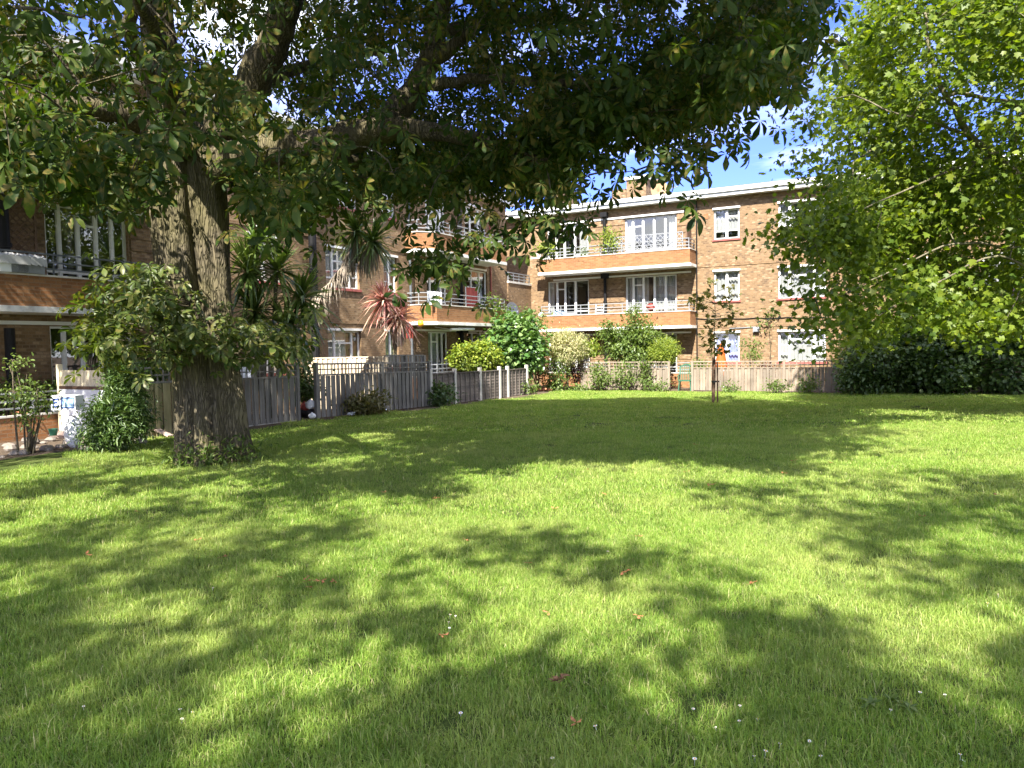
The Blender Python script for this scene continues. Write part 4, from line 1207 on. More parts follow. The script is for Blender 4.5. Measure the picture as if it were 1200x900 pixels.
for (x, y, Y) in [(915, 272, 15.2), (928, 266, 15.2), (940, 280, 15.2), (950, 268, 15.1), (955, 290, 15), (945, 340, 14.6), (955, 350, 14.5), (960, 372, 14.4), (958, 388, 14.4), (968, 398, 14.3), (965, 330, 14.8), (960, 310, 15), (975, 365, 14.4), (985, 380, 14.4), (945, 215, 15.6), (942, 190, 15.8), (950, 165, 16), (945, 120, 16), (952, 90, 16), (955, 140, 16)]:
    for _ in range(2):
        cen.append(np.array(at(x + rng.normal() * 6, y + rng.normal() * 5, Y))); odr.append(np.array([-.6, -.3, -.5]))
cen = np.array(cen); odr = np.array(odr)
P, D, N, S = clumps(cen, odr, 36, .36, .12, .8, .35); S *= rng.uniform(.7, 1.25, len(S))
me = cloud_mesh('crown', P - np.array(TM), D, N, S, MAPLE_V, MAPLE_F)
link_mesh('crown', me, M['lf_maple'], maple)
mb = MB(TM); crown_twigs(mb, sk, cen[rng.permutation(len(cen))[:700]], .02); tag(mb.build('branch', M['bark2'], maple, True), kind='stuff')

# ---------------------------------------------------------------- trees behind the viewer: their broken shade lies on the lawn
SUN_AZ = Vector((-.26, -.966, 0)).normalized()
SUN_EL = rad(47.5)
SUN_DIR = np.array([SUN_AZ.x * math.cos(SUN_EL), SUN_AZ.y * math.cos(SUN_EL), math.sin(SUN_EL)])
LIT = [(240, 563, 95, 13), (70, 588, 60, 10), (345, 557, 65, 9), (127, 580, 60, 9), (15, 628, 35, 11), (350, 610, 24, 6), (250, 623, 30, 5), (150, 642, 22, 5), (50, 683, 30, 9), (165, 712, 50, 13), (207, 655, 22, 5), (30, 557, 45, 7), (110, 543, 45, 6), (580, 563, 50, 10), (683, 583, 110, 24), (755, 612, 50, 24), (600, 618, 50, 8), (420, 590, 22, 6), (475, 617, 52, 8), (465, 655, 32, 9), (420, 686, 24, 8), (480, 700, 28, 11), (600, 712, 62, 28), (705, 705, 40, 11), (560, 675, 40, 8), (1000, 533, 210, 15), (867, 551, 75, 10), (1140, 527, 90, 18), (820, 617, 45, 16), (880, 645, 65, 20), (920, 625, 35, 11), (967, 690, 55, 25), (900, 590, 25, 6), (1040, 578, 36, 5), (1150, 640, 42, 12), (1100, 632, 30, 6), (1000, 702, 45, 16), (200, 760, 55, 13), (300, 732, 50, 12), (217, 845, 75, 20), (300, 813, 70, 22), (383, 775, 45, 27), (20, 875, 45, 22), (110, 812, 32, 9), (265, 885, 45, 8), (433, 787, 50, 27), (587, 732, 42, 26), (700, 730, 65, 12), (675, 768, 48, 12), (743, 818, 42, 22), (785, 855, 22, 12), (820, 733, 32, 20), (950, 712, 40, 12), (1050, 762, 55, 26), (1100, 735, 65, 20), (1160, 810, 48, 22), (1192, 730, 30, 16), (835, 778, 24, 18), (520, 873, 35, 8), (640, 845, 40, 9), (130, 735, 50, 7)]
def lit(x, y):
    for cx, cy, rx, ry in LIT:
        if ((x - cx) / (rx * 1.2 + 8)) ** 2 + ((y - cy) / (ry * 1.28 + 4)) ** 2 < 1: return True
    return False
shade_roots = [(-9.5, -7.5, 13.5), (1.5, -10.5, 15.5), (8.5, -6.0, 13.0)]
shade_c = {k: [] for k in range(3)}
n_try = 0; tot = 0
while tot < 1400 and n_try < 60000:
    n_try += 1
    Y = rng.uniform(1.6, 12.5) if rng.random() < .8 else rng.uniform(.6, 5); X = rng.uniform(-.85 * Y - 1.5, .85 * Y + 1.5)
    x, y, d = proj((X, Y, 0))
    if d > .3:
        if y < 548 and x > 380: continue
        if y < 530: continue
        if lit(x, y): continue
        # the broad sunny strip between the shadows
        if 545 < y < 600 and 520 < x < 760: continue
    h = rng.uniform(8.5, 15)
    p = np.array([X, Y, 0]) + SUN_DIR * (h / SUN_DIR[2])
    ds = [math.hypot(p[0] - r[0], p[1] - r[1]) for r in shade_roots]
    k = int(np.argmin(ds)); shade_c[k].append(p); tot += 1
lab = ['leafy tree at the near left whose broken shade falls on the lawn', 'tall leafy tree at the near middle whose broken shade falls on the lawn', 'leafy tree at the near right whose broken shade falls on the lawn']
for k, (x, y, h) in enumerate(shade_roots):
    base = Vector((x, y, 0))
    root = empty('shade_tree', base, lab[k], 'tree', 'trees whose shade falls on the lawn')
    mb = MB(base); s = limb_tube(mb, [base + Vector((0, 0, -.1)), base + Vector((.1, 0, 3)), base + Vector((-.1, .1, 7)), base + Vector((.1, 0, h - 1))], .35, .07, 12, 4, .02)
    mb.build('trunk', M['bark'], root, True)
    C_ = np.array(shade_c[k])
    P, D, N, S = clumps(C_, rnd_dirs(len(C_)), 15, .17, .17, .5, .2)
    me = cloud_mesh('crown', P - np.array(base), D, N, S, BROAD_V, LEAF_F); link_mesh('crown', me, M['lf_shade'], root)
    mb = MB(base); crown_twigs(mb, s[6:], C_[rng.permutation(len(C_))[:160]], .05); tag(mb.build('branch', M['bark'], root, True), kind='stuff')

# ---------------------------------------------------------------- shrubs on the right
BG = 'dark shrubs under the maple'
def gblob(px, py, Y, w, h, n, dy=None): return blob(px, py, Y, w, h, n, dy)
plant('evergreen_shrub', 'rounded dark shrub at the left end of the shrub bank', 'shrub', foot(1035, 27.2), [gblob(1030, 430, 27.2, 40, 32, 190), gblob(1010, 446, 26.9, 22, 16, 60)], 26, .15, 'lf_dark', group=BG, shell=.7)
plant('evergreen_shrub', 'tall dark shrub in the middle of the shrub bank', 'shrub', foot(1100, 27), [gblob(1085, 415, 27.2, 45, 42, 220), gblob(1105, 440, 26.4, 36, 24, 110)], 26, .17, 'lf_dark', group=BG, shell=.7, tmpl=(BROAD_V, LEAF_F))
plant('evergreen_shrub', 'broad dark shrub at the right end of the shrub bank', 'shrub', foot(1170, 26.5), [gblob(1165, 420, 26.8, 55, 40, 240), gblob(1180, 440, 26, 40, 24, 110), gblob(1215, 415, 26.6, 40, 48, 160)], 26, .17, 'lf_dark', group=BG, shell=.7, tmpl=(BROAD_V, LEAF_F))
plant('leafy_shrub', 'bright green arching shrub rising behind the dark shrub bank', 'shrub', foot(1050, 29), [gblob(1010, 412, 28.8, 28, 24, 90), gblob(1050, 400, 29, 34, 24, 110), gblob(1130, 385, 29.5, 60, 24, 130)], 22, .16, 'lf_maple', shell=.4)

# ---------------------------------------------------------------- plants along the far side
plant('laurel_bush', 'big glossy green bush behind the dark lapped fence', 'shrub', foot(602, 31.8), [gblob(604, 396, 31.6, 25, 23, 130), gblob(590, 414, 31.2, 18, 18, 70), gblob(620, 412, 31.4, 13, 20, 60)], 18, .21, 'lf_gloss', tmpl=(BROAD_V, LEAF_F), shell=.75)
plant('wispy_shrub', 'thin pale green sprays rising above the glossy green bush', 'shrub', foot(596, 33), [gblob(580, 372, 33, 22, 22, 34), gblob(624, 372, 33, 16, 20, 26), gblob(575, 356, 33, 7, 16, 12)], 14, .16, 'lf_weed', shell=.2, stem_r=.02)
plant('golden_euonymus', 'clipped yellow green bush above the dark lapped fence', 'shrub', foot(556, 29.8), [gblob(548, 420, 29.6, 17, 14, 90), gblob(566, 418, 30, 16, 14, 90), gblob(577, 421, 30.3, 8, 12, 40)], 26, .12, 'lf_yellow', tmpl=(BROAD_V, LEAF_F), shell=.75)
plant('standard_willow', 'pale pink and cream willow clipped to a ball on a dark stem', 'shrub', foot(665, 33), [gblob(664, 405, 32.8, 23, 18, 190)], 34, .11, 'lf_pale', tmpl=(NARROW_V, LEAF_F), shell=.6, trunk=([foot(666, 33) + Vector((0, 0, -.05)), at(665, 445, 33), at(664, 425, 33), at(664, 412, 32.9)], .055, .03))
plant('purple_shrub', 'dark purple leaved bush under the pale willow', 'shrub', foot(676, 33.4), [gblob(675, 432, 33.4, 12, 17, 60)], 20, .11, 'lf_purple', shell=.4)
plant('copper_shrub', 'dry copper brown shrub between the glossy bush and the pale willow', 'shrub', foot(632, 34.5), [gblob(632, 416, 34.4, 12, 26, 70), gblob(624, 428, 34, 8, 14, 26)], 18, .14, 'lf_brown', shell=.35)
plant('leafy_shrub', 'low grey green bush at the foot of the pale willow', 'shrub', foot(650, 32.6), [gblob(652, 438, 32.4, 12, 18, 60)], 18, .12, 'lf_mid', shell=.5)
plant('climbing_rose', 'tall loose climbing shrub above the left bleached fence', 'shrub', foot(735, 33.5), [gblob(728, 400, 33.3, 20, 18, 90), gblob(752, 398, 33.2, 18, 22, 90), gblob(738, 414, 33.1, 26, 12, 70), gblob(770, 405, 33, 14, 18, 44), gblob(714, 386, 33.4, 10, 10, 20), gblob(745, 376, 33.4, 14, 12, 22)], 20, .14, 'lf_mid', shell=.35)
plant('golden_cypress', 'small golden conifer leaning over the fence beside the green chair', 'shrub', foot(781, 31.9), [gblob(779, 411, 31.8, 12.5, 13, 120), gblob(773, 417, 31.7, 8, 7, 40)], 40, .10, 'lf_yellow', tmpl=(NARROW_V, LEAF_F), shell=.75, tilt=.9)
plant('golden_shrub', 'little lime yellow bush between the willow and the climbing shrub', 'shrub', foot(692, 33.4), [gblob(691, 409, 33.3, 8, 9, 44)], 24, .11, 'lf_yellow', shell=.6)
for i, (px, py, Y, w, h, n, lbl) in enumerate([(650, 452, 32.4, 14, 6, 30, 'low weedy clump at the foot of the pale willow'), (704, 440, 31.8, 16, 14, 60, 'leafy creeper spilling down the left bleached fence at its left end'), (733, 440, 31.5, 12, 16, 46, 'leafy creeper on the left bleached fence at its middle'), (757, 438, 31.2, 6, 18, 34, 'narrow climber on the left bleached fence near the green chair'), (856, 455, 29.3, 8, 4, 16, 'small weed at the foot of the fence behind the staked tree'), (912, 452, 28.3, 12, 5, 24, 'yellow flowered weeds along the foot of the bleached fence'), (947, 450, 27.8, 10, 8, 26, 'spindly weed against the bleached fence near the dark shrubs'), (880, 405, 31.5, 16, 10, 16, 'thin yellowish climber on the wall behind the staked tree'), (902, 375, 32.6, 9, 14, 14, 'thin shoots trained up the wall left of the wide ground floor window'), (880, 418, 30.6, 10, 8, 16, 'bushy pot plant behind the fence under the blue curtain'), (683, 455, 31.9, 14, 4, 26, 'low white flowering weeds at the foot of the left bleached fence'), (770, 452, 30.8, 14, 5, 22, 'short weeds by the open gap with the green chair'), (1005, 455, 26.9, 12, 8, 24, 'light green weeds at the corner of the dark shrub bank')]):
    plant('garden_weed', lbl, 'plant', foot(px, Y), [gblob(px, py, Y, w, h, n)], 14, .11, 'lf_weed', group='weeds and climbers along the far fence', shell=.3, stem_r=.012, stems=3)
plant('weed_clump', 'brown and green weed clump at the foot of the grey lattice topped fence', 'plant', foot(435, 20.6), [gblob(433, 472, 20.6, 18, 9, 60), gblob(420, 476, 20.4, 10, 6, 20)], 14, .13, 'lf_young', shell=.3, stem_r=.012)
plant('leafy_shrub', 'dark low bush at the foot of the dark lapped fence', 'shrub', foot(514, 24.2), [gblob(515, 464, 24.2, 14, 14, 60)], 18, .12, 'lf_dark', shell=.4)
plant('weed_clump', 'pale weeds in front of the last post of the dark lapped fence', 'plant', foot(612, 30.2), [gblob(612, 452, 30.2, 12, 11, 40)], 14, .13, 'lf_weed', shell=.3, stem_r=.012)
plant('leafy_shrub', 'dark green bush behind the gap in the grey fence', 'shrub', foot(356, 21.5), [gblob(357, 450, 21.5, 12, 22, 60)], 18, .14, 'lf_dark', shell=.4)
# left corner
plant('leafy_shrub', 'straggly small leaved shrub at the far left with bare grey stems', 'shrub', foot(30, 12.9), [gblob(32, 462, 12.9, 26, 14, 26), gblob(30, 492, 12.8, 16, 10, 9), gblob(18, 425, 13, 12, 14, 7), gblob(46, 475, 12.9, 8, 16, 7)], 13, .075, 'lf_mid', shell=.2, stem_r=.022)
plant('feathery_shrub', 'dense dark feathery bush left of the chestnut trunk', 'shrub', foot(135, 13.2), [gblob(138, 488, 13.1, 26, 22, 150), gblob(148, 452, 13.4, 13, 26, 90), gblob(128, 508, 12.9, 24, 11, 90), gblob(156, 490, 13, 12, 18, 50)], 34, .10, 'lf_dark', tmpl=(NARROW_V, LEAF_F), shell=.45)
plant('hedge_bush', 'dark bush squeezed between the cream screen and the grey fence', 'shrub', foot(175, 16), [gblob(170, 440, 16, 22, 18, 70), gblob(150, 430, 16, 18, 14, 40)], 20, .12, 'lf_dark', shell=.5)

# ---------------------------------------------------------------- palms (cordylines)
def rosette(mb, c, n, ln, w, axis=(0, 0, 1), lo=-.5, hi=1.0, droop=.45):
    """sword leaves spraying from one point"""
    c = Vector(c); ax = Vector(axis).normalized(); x = ax.orthogonal().normalized(); y = ax.cross(x)
    for i in range(n):
        t = random.random(); el = lo + (hi - lo) * t ** .8; an = random.uniform(0, math.tau)
        d = (ax * math.sin(el * 1.45) + (x * math.cos(an) + y * math.sin(an)) * math.cos(el * 1.45)).normalized()
        side = d.cross(Vector((0, 0, 1)));
        if side.length < .05: side = Vector((1, 0, 0))
        side = (side.normalized() * math.cos(.5 * random.uniform(-1, 1)) + Vector((0, 0, .4 * random.uniform(-1, 1)))).normalized()
        L_ = ln * random.uniform(.75, 1.12); pr = None
        for s, ww in ((.03, .55), (.35, 1), (.7, .75), (1, .05)):
            p = c + d * (L_ * s) + Vector((0, 0, -droop * L_ * s * s * random.uniform(.6, 1.2) * max(.15, math.cos(el))))
            cur = (mb.P(p - side * w * ww / 2), mb.P(p + side * w * ww / 2))
            if pr: mb.idx((pr[0], pr[1], cur[1], cur[0]))
            pr = cur
def skirt(mb, p0, p1, n, ln, w):
    p0, p1 = Vector(p0), Vector(p1)
    for i in range(n):
        c = p0 + (p1 - p0) * random.random(); an = random.uniform(0, math.tau)
        o = Vector((math.cos(an), math.sin(an), 0)); L_ = ln * random.uniform(.6, 1.1); pr = None
        side = o.cross(Vector((0, 0, 1)))
        for s, ww in ((0, .7), (.3, 1), (1, .2)):
            p = c + o * (.10 + .16 * s) * (1 if s else .4) + Vector((random.uniform(-.03, .03), random.uniform(-.03, .03), -L_ * s + (.05 if s == .3 else 0)))
            cur = (mb.P(p - side * w * ww / 2), mb.P(p + side * w * ww / 2))
            if pr: mb.idx((pr[0], pr[1], cur[1], cur[0]))
            pr = cur
def cordyline(label, fpx, Y, heads, leafm, ln, w, n, tr, dead=None, grp=None, tips=None):
    f = foot(fpx, Y)
    root = empty('cordyline_palm', f, label, 'palm', grp)
    mb = MB(f); lv = MB(f); dd = MB(f)
    for path, ax in heads:
        P = [at(*q) for q in path]
        pts = [f + Vector((0, 0, -.1))] + P if len(P) < 3 else P
        limb_tube(mb, pts, tr, tr * .6, 9, 4, .01)
        rosette(lv, P[-1], n, ln, w, ax)
        if dead:
            skirt(dd, P[-1] - Vector((0, 0, .05)), P[-1] + (P[-2] - P[-1]) * dead, int(n * .7), ln * .9, w * .8)
            if len(P) > 4: skirt(dd, P[-2], P[-4], int(n * .9), ln * .7, w * .8)
    mb.build('trunk', M['bark2'], root, True)
    lv.build('crown', M[leafm], root)
    if dead: dd.build('dead_leaf_skirt', M['sw_dead'], root)
    return root
cordyline('bushy green palm with several spiky heads just behind the chestnut trunk', 312, 18.4, [([(305, 400, 18.4), (292, 318, 18.3)], (-.2, -.3, 1)), ([(320, 400, 18.4), (325, 318, 18.4)], (.2, -.2, 1)), ([(330, 420, 18.4), (352, 350, 18.4)], (.5, -.2, .8)), ([(310, 420, 18.4), (335, 380, 18.3)], (.4, -.4, .7)), ([(300, 400, 18.4), (300, 285, 18.6)], (0, 0, 1)), ([(300, 420, 18.4), (300, 365, 18.2)], (-.1, -.5, .7))], 'sw_green', 1.15, .07, 120, .07)
cordyline('tall old palm with leaning trunk and shaggy skirt of dead leaves', 338, 20.6, [([(345, 420, 20.6), (352, 372, 20.6), (380, 340, 20.5), (405, 310, 20.4), (418, 272, 20.4)], (-.1, -.2, 1)), ([(405, 312, 20.4), (425, 300, 20.4), (437, 283, 20.4)], (.4, -.1, .9))], 'sw_green', .90, .055, 170, .075, .95)
cordyline('pinkish red palm with two heads over the grey lattice topped fence', 462, 23.9, [([(462, 430, 23.9), (461, 400, 23.9), (450, 352, 23.9)], (-.3, -.2, 1)), ([(463, 430, 23.8), (464, 395, 23.8), (467, 372, 23.8)], (.2, -.3, .9))], 'sw_pink', .92, .06, 170, .06, .12)

# ---------------------------------------------------------------- staked young tree
yb = gp(838, 472)
yt = empty('young_tree', yb, 'slim newly planted tree with sparse leaves, tied to two stakes in the lawn', 'tree')
Yy = yb.y
mb = MB(yb); P0 = limb_tube(mb, [yb + Vector((-.02, .05, 0)), at(838, 430, Yy + .05), at(837, 390, Yy + .05), at(838, 365, Yy + .05), at(836, 325, Yy + .05)], .028, .008, 8, 4)
mb.build('trunk', M['stem'], yt, True)
cl = []; mb = MB(yb)
for px, py in [(812, 352), (818, 356), (822, 362), (828, 358), (850, 352), (858, 346), (862, 368), (852, 372), (846, 380), (830, 385), (825, 392), (835, 398), (845, 395), (852, 402), (860, 388), (840, 408), (832, 378), (838, 368), (830, 345), (833, 330), (857, 336), (848, 412), (836, 415), (828, 404), (818, 348), (855, 360)]:
    c = np.array(at(px, py, Yy + rng.uniform(-.3, .3))); cl.append(c)
cl = np.array(cl)
for c in cl:
    mb = MB(yb); c_ = Vector(c); q_ = min(P0[6:], key=lambda v: (v - c_ + Vector((0, 0, .12))).length)
    mb.tube([q_, (q_ + c_) / 2 + Vector((0, 0, .03)), c_], [.012, .008, .003], 5, False); mb.build('branch', M['stem'], yt, True)
Pq, Dq, Nq, Sq = clumps(cl, rnd_dirs(len(cl)), 12, .11, .15, .5, .5)
me = cloud_mesh('crown', Pq - np.array(yb), Dq, Nq, Sq, MAPLE_V, MAPLE_F); link_mesh('crown', me, M['lf_young'], yt)
ysk = empty('tree_stake', yb + Vector((-.14, 0, 0)), 'thick round tree stake left of the slim young trunk', 'stake', 'stakes of the young tree')
mb = MB(ysk.location); b = at(836, 472, Yy); tp = at(836.5, 419, Yy); mb.tube([(b.x, b.y, b.z - .2), (b.x, b.y, b.z + .5), tp], .052, 10); mb.build('post', M['wood_brown'], ysk)
ys2 = empty('tree_stake', yb + Vector((.06, 0, 0)), 'thinner pale stake right of the slim young trunk', 'stake', 'stakes of the young tree')
mb = MB(ys2.location); b2_ = at(841, 473, Yy - .1); tp2 = at(840.5, 424, Yy - .1); mb.tube([(b2_.x, b2_.y, b2_.z - .2), tp2], .026, 8); mb.build('post', M['wood_brown'], ys2)
tb = at(838.5, 447, Yy - .02)
mb = MB(ysk.location); mb.box(tb.x - .12, tb.x + .1, tb.y - .09, tb.y + .06, tb.z - .025, tb.z + .025); mb.build('rubber_tie', M['black_plastic'], ysk)
# ---------------------------------------------------------------- smaller things
def wthing(name, p, label, cat, group=None, rz=0): return empty(name, p, label, cat, group, rz)
# green chair in the gap of the far fence
cb = at(803, 455, 31.0); cb.z = gz(cb.x, cb.y)
ch = empty('garden_chair', cb, 'green plastic garden chair with a high back standing in the fence gap', 'chair', None, FROT + rad(8))
def lp(fn, name, mat, parent, smooth=False):
    mb = MB(); fn(mb); return mb.build(name, M[mat], parent, smooth)
lp(lambda m: m.box(-.24, .24, -.24, .22, .40, .44), 'seat', 'green_plastic', ch)
def back(m):
    n = 7
    for k in range(n):
        x = -.21 + .42 * k / (n - 1); m.bar((x, .22, .44), (x * 1.02, .36, 1.08 - .12 * (x / .24) ** 2),   .062, .02)
    m.bar((-.26, .23, .46), (-.25, .36, 1.0), .04); m.bar((.26, .23, .46), (.25, .36, 1.0), .04)
    m.bar((-.25, .36, 1.0), (0, .37, 1.11), .05); m.bar((.25, .36, 1.0), (0, .37, 1.11), .05)
lp(back, 'backrest', 'green_plastic', ch)
for sx in (-1, 1):
    lp(lambda m: (m.bar((sx * .26, -.24, .64), (sx * .26, .26, .66), .05, .03), m.bar((sx * .25, -.22, .42), (sx * .26, -.23, .64), .04)), 'armrest', 'green_plastic', ch)
    for sy in (-1, 1):
        lp(lambda m: m.bar((sx * .22, sy * .2, .41), (sx * .25, sy * .24, 0), .04), 'leg', 'green_plastic', ch)
# rubbish in the gap of the near fence
rb = gp(361, 489)
def bag(p, r, label, mat, jit=.2, sq=(1, .8, .8)):
    root = empty('rubbish_bag', p, label, 'bag', 'rubbish bags in the fence gap')
    mb = MB(p); mb.ball(Vector(p) + Vector((0, 0, r * sq[2] * .8)), r, 16, sq, jit); mb.ball(Vector(p) + Vector((.0, 0, r * sq[2] * 1.75)), r * .28, 8, (1, 1, 1.1), .15)
    mb.build('sack', M[mat], root, True); return root
bag(rb, .24, 'black rubbish bag lying in the gap of the grey fence', 'black_plastic')
bag(at(357, 480, 19.6), .13, 'small red bag on top of the black rubbish in the fence gap', 'red')
bag(at(364, 478, 19.5), .14, 'white carrier bag stuffed on top of the black rubbish', 'white_plastic')
bag(at(366, 490, 18.9), .09, 'little grey white bag in front of the black rubbish bag', 'white_plastic')
def crumple(p, w, l, label, mat='white_plastic'):
    n = 6; mb = MB(p)
    g_ = [[mb.P((p[0] + (i / n - .5) * w + random.uniform(-.03, .03), p[1] + (j / n - .5) * l, p[2] + .03 + random.uniform(0, .09))) for i in range(n + 1)] for j in range(n + 1)]
    for j in range(n):
        for i in range(n): mb.idx((g_[j][i], g_[j][i + 1], g_[j + 1][i + 1], g_[j + 1][i]))
    return tag(mb.build('litter', M[mat], None), label, 'litter', 'litter at the fence foot')
def world_mesh(name, p, fn, mat, label, cat, group=None, smooth=False):
    mb = MB(p); fn(mb); o = mb.build(name, M[mat], None, smooth); o.location = p; return tag(o, label, cat, group)
for px, py, w, l, lb in ((420, 486, .5, .4, 'crumpled white bag beside the weed clump at the grey fence'), (444, 483, .45, .3, 'flat scrap of white and blue paper right of the weed clump'), (412, 488, .2, .2, 'small pale stone like scrap left of the crumpled white bag')):
    p = gp(px, py); o = crumple(p, w, l, lb); o.location = p
# left corner: bin, plank, cartons, stones
p = gp(181, 508)
root = empty('compost_bin', p, 'squat black plastic bin against the grey fence left of the trunk', 'bin', None, .1)
mb = MB(); mb.lathe((0, 0, 0), [(.28, 0), (.26, .25), (.23, .42)], 18); mb.build('body', M['black_plastic'], root, True)
mb = MB(); mb.lathe((0, 0, .423), [(.25, 0), (.25, .04), (.12, .09), (.04, .1)], 18); mb.build('lid', M['black_plastic'], root, True)
p = gp(196, 513)
world_mesh('timber_plank', p, lambda m: m.bar(p + Vector((-.25, .1, .16)), p + Vector((.12, -.1, .05)), .14, .03), 'pink_stone', 'short pale plank leaning at the left foot of the chestnut trunk', 'plank')
p = gp(172, 512)
world_mesh('timber_plank', p, lambda m: m.bar(p + Vector((-.5, .15, .06)), p + Vector((.2, .0, .05)), .1, .04), 'wood_grey', 'grey old plank lying on the soil by the black bin', 'plank')
# printed carton propped against the screen
c0 = at(80, 490, 13.6); c0.z = gz(c0.x, c0.y)
root = empty('printed_carton', c0, 'white printed carton with dark blue letter and pale blue panel', 'carton', None, rad(-14))
s = 13.6 / FOC
mb = MB(); mb.obox = None
zt = at(80, 463, 13.6).z - c0.z; zb_ = at(80, 480, 13.6).z - c0.z
mb.box(-.27, .27, -.10, .10, zb_, zt); mb.build('box', M['white_plastic'], root)
mb = MB(); x0 = -.225; yf = -.104; h = zt - zb_
mb.box(x0, x0 + .035, yf, -.1005, zb_ + .05, zt - .05); mb.box(x0 + .036, x0 + .14, yf, -.1005, zt - .085, zt - .05); mb.box(x0 + .036, x0 + .11, yf, -.1005, zb_ + h * .45, zb_ + h * .45 + .035)
mb.box(x0 + .036, x0 + .14, yf, -.1005, zb_ + .05, zb_ + .08)
mb.build('letter', M['blue'], root)
mb = MB(); mb.box(-.05, .25, -.103, -.1005, zb_ + .03, zt - .03); mb.build('dark_panel', M['blue'], root)
mb = MB(); mb.box(-.015, .235, -.106, -.1035, zb_ + .055, zt - .06); mb.build('pale_panel', M['lightblue'], root)
root = empty('white_sack', c0 + Vector((.05, .05, 0)), 'crumpled white sack standing under the printed carton', 'sack')
mb = MB(); mb.ball((0, 0, zb_ * .42), zb_ * .42, 18, (.55, .42, 1), .09); mb.build('bag', M['white_plastic'], root, True)
for i, (px, py, r, mt, lb) in enumerate([(20, 515, .16, 'stone', 'dark rounded stone at the foot of the straggly shrub'), (38, 520, .13, 'stone', 'small dark stone beside the straggly shrub'), (62, 512, .15, 'pink_stone', 'pinkish stone under the terrace wall'), (80, 512, .17, 'pink_stone', 'long pinkish stone right under the printed carton'), (55, 528, .12, 'stone', 'flat grey stone at the edge of the lawn, left corner'), (85, 522, .15, 'stone', 'dark stone at the front of the rubble edge'), (105, 518, .14, 'stone', 'dark stone by the feathery bush'), (12, 528, .13, 'stone', 'stone at the outermost left of the rubble edge'), (28, 533, .10, 'stone', 'small stone in the bare soil at the left edge'), (130, 524, .10, 'stone', 'small stone in front of the feathery bush'), (165, 520, .11, 'stone', 'stone between the feathery bush and the black bin'), (45, 507, .12, 'pink_stone', 'pale stone behind the dark ones under the terrace wall'), (72, 525, .09, 'stone', 'little stone between two larger dark ones'), (98, 527, .08, 'stone', 'little stone at the lawn edge by the feathery bush')]):
    p = gp(px, py); o_ = Vector((0, 0, r * .3))
    world_mesh('rubble_stone', p, lambda m: m.ball(p + o_, r, 9, (random.uniform(.9, 1.5), random.uniform(.8, 1.1), random.uniform(.55, .8)), .12), mt, lb, 'stone', 'rubble edging in the left corner')
for k in range(26):
    px, py = rng.uniform(0, 195), 0; py = 534 - .06 * px + rng.uniform(-22, 4); r = rng.uniform(.05, .11)
    p = gp(px, py); world_mesh('rubble_stone', p, lambda m: m.ball(p + Vector((0, 0, r * .3)), r, 8, (random.uniform(.9, 1.6), random.uniform(.8, 1.2), random.uniform(.5, .8)), .14), 'stone', 'small dark stone of the rubble edging in the left corner', 'stone', 'small rubble stones in the left corner')
p = gp(63, 516); world_mesh('flower_pot', p + Vector((0, 0, .1)), lambda m: m.lathe(p + Vector((0, 0, .1)), [(.06, 0), (.09, .12), (.09, .14), (.075, .14), (.05, .02)], 12), 'green_plastic', 'tiny green plastic pot lying in the rubble', 'pot')
# garden gnome and red stones by the last fence post
p = at(617, 456, 30.6); p.z = gz(p.x, p.y)
gn = empty('garden_gnome', p, 'little garden gnome with a red hat by the end of the dark lapped fence', 'ornament')
mb = MB(); mb.lathe((0, 0, 0), [(.13, 0), (.15, .12), (.12, .3), (.08, .4)], 12); mb.build('body', M['white_plastic'], gn, True)
mb = MB(); mb.ball((0, 0, .47), .09, 12); mb.ball((0, -.09, .46), .02, 6); mb.build('head', M['skin'], gn, True)
mb = MB(); mb.lathe((0, 0, .5), [(.1, 0), (.085, .06), (.045, .18), (.01, .28)], 12); mb.build('hat', M['red'], gn, True)
mb = MB(); mb.ball((0, -.06, .38), .08, 10, (.9, .6, 1.1)); mb.build('beard', M['white_plastic'], gn, True)
for px, py, Y, sz in ((212, 538, 11.2, 9), (238, 541, 11.1, 10), (268, 541, 11.2, 12), (290, 534, 11.4, 9)):
    plant('weed_clump', 'tuft of weeds and tall grass growing against the foot of the chestnut trunk', 'plant', foot(px, Y), [gblob(px, py - 4, Y, sz * 1.3, sz * .8, 16)], 12, .12, 'lf_weed', tmpl=(NARROW_V, LEAF_F), group='weeds at the chestnut foot', shell=.2, stem_r=.006)
for px, lb in ((635, 'row of low terracotta edging beside the gnome'),):
    for k in range(4):
        p = gp(628 + k * 5, 458.5); world_mesh('edging_stone', p, lambda m: m.ball(p + Vector((0, 0, .06)), .14, 9, (1.2, .8, .7), .1), 'terracotta', 'reddish edging stone in the short row right of the gnome', 'stone', 'reddish edging stones by the gnome')
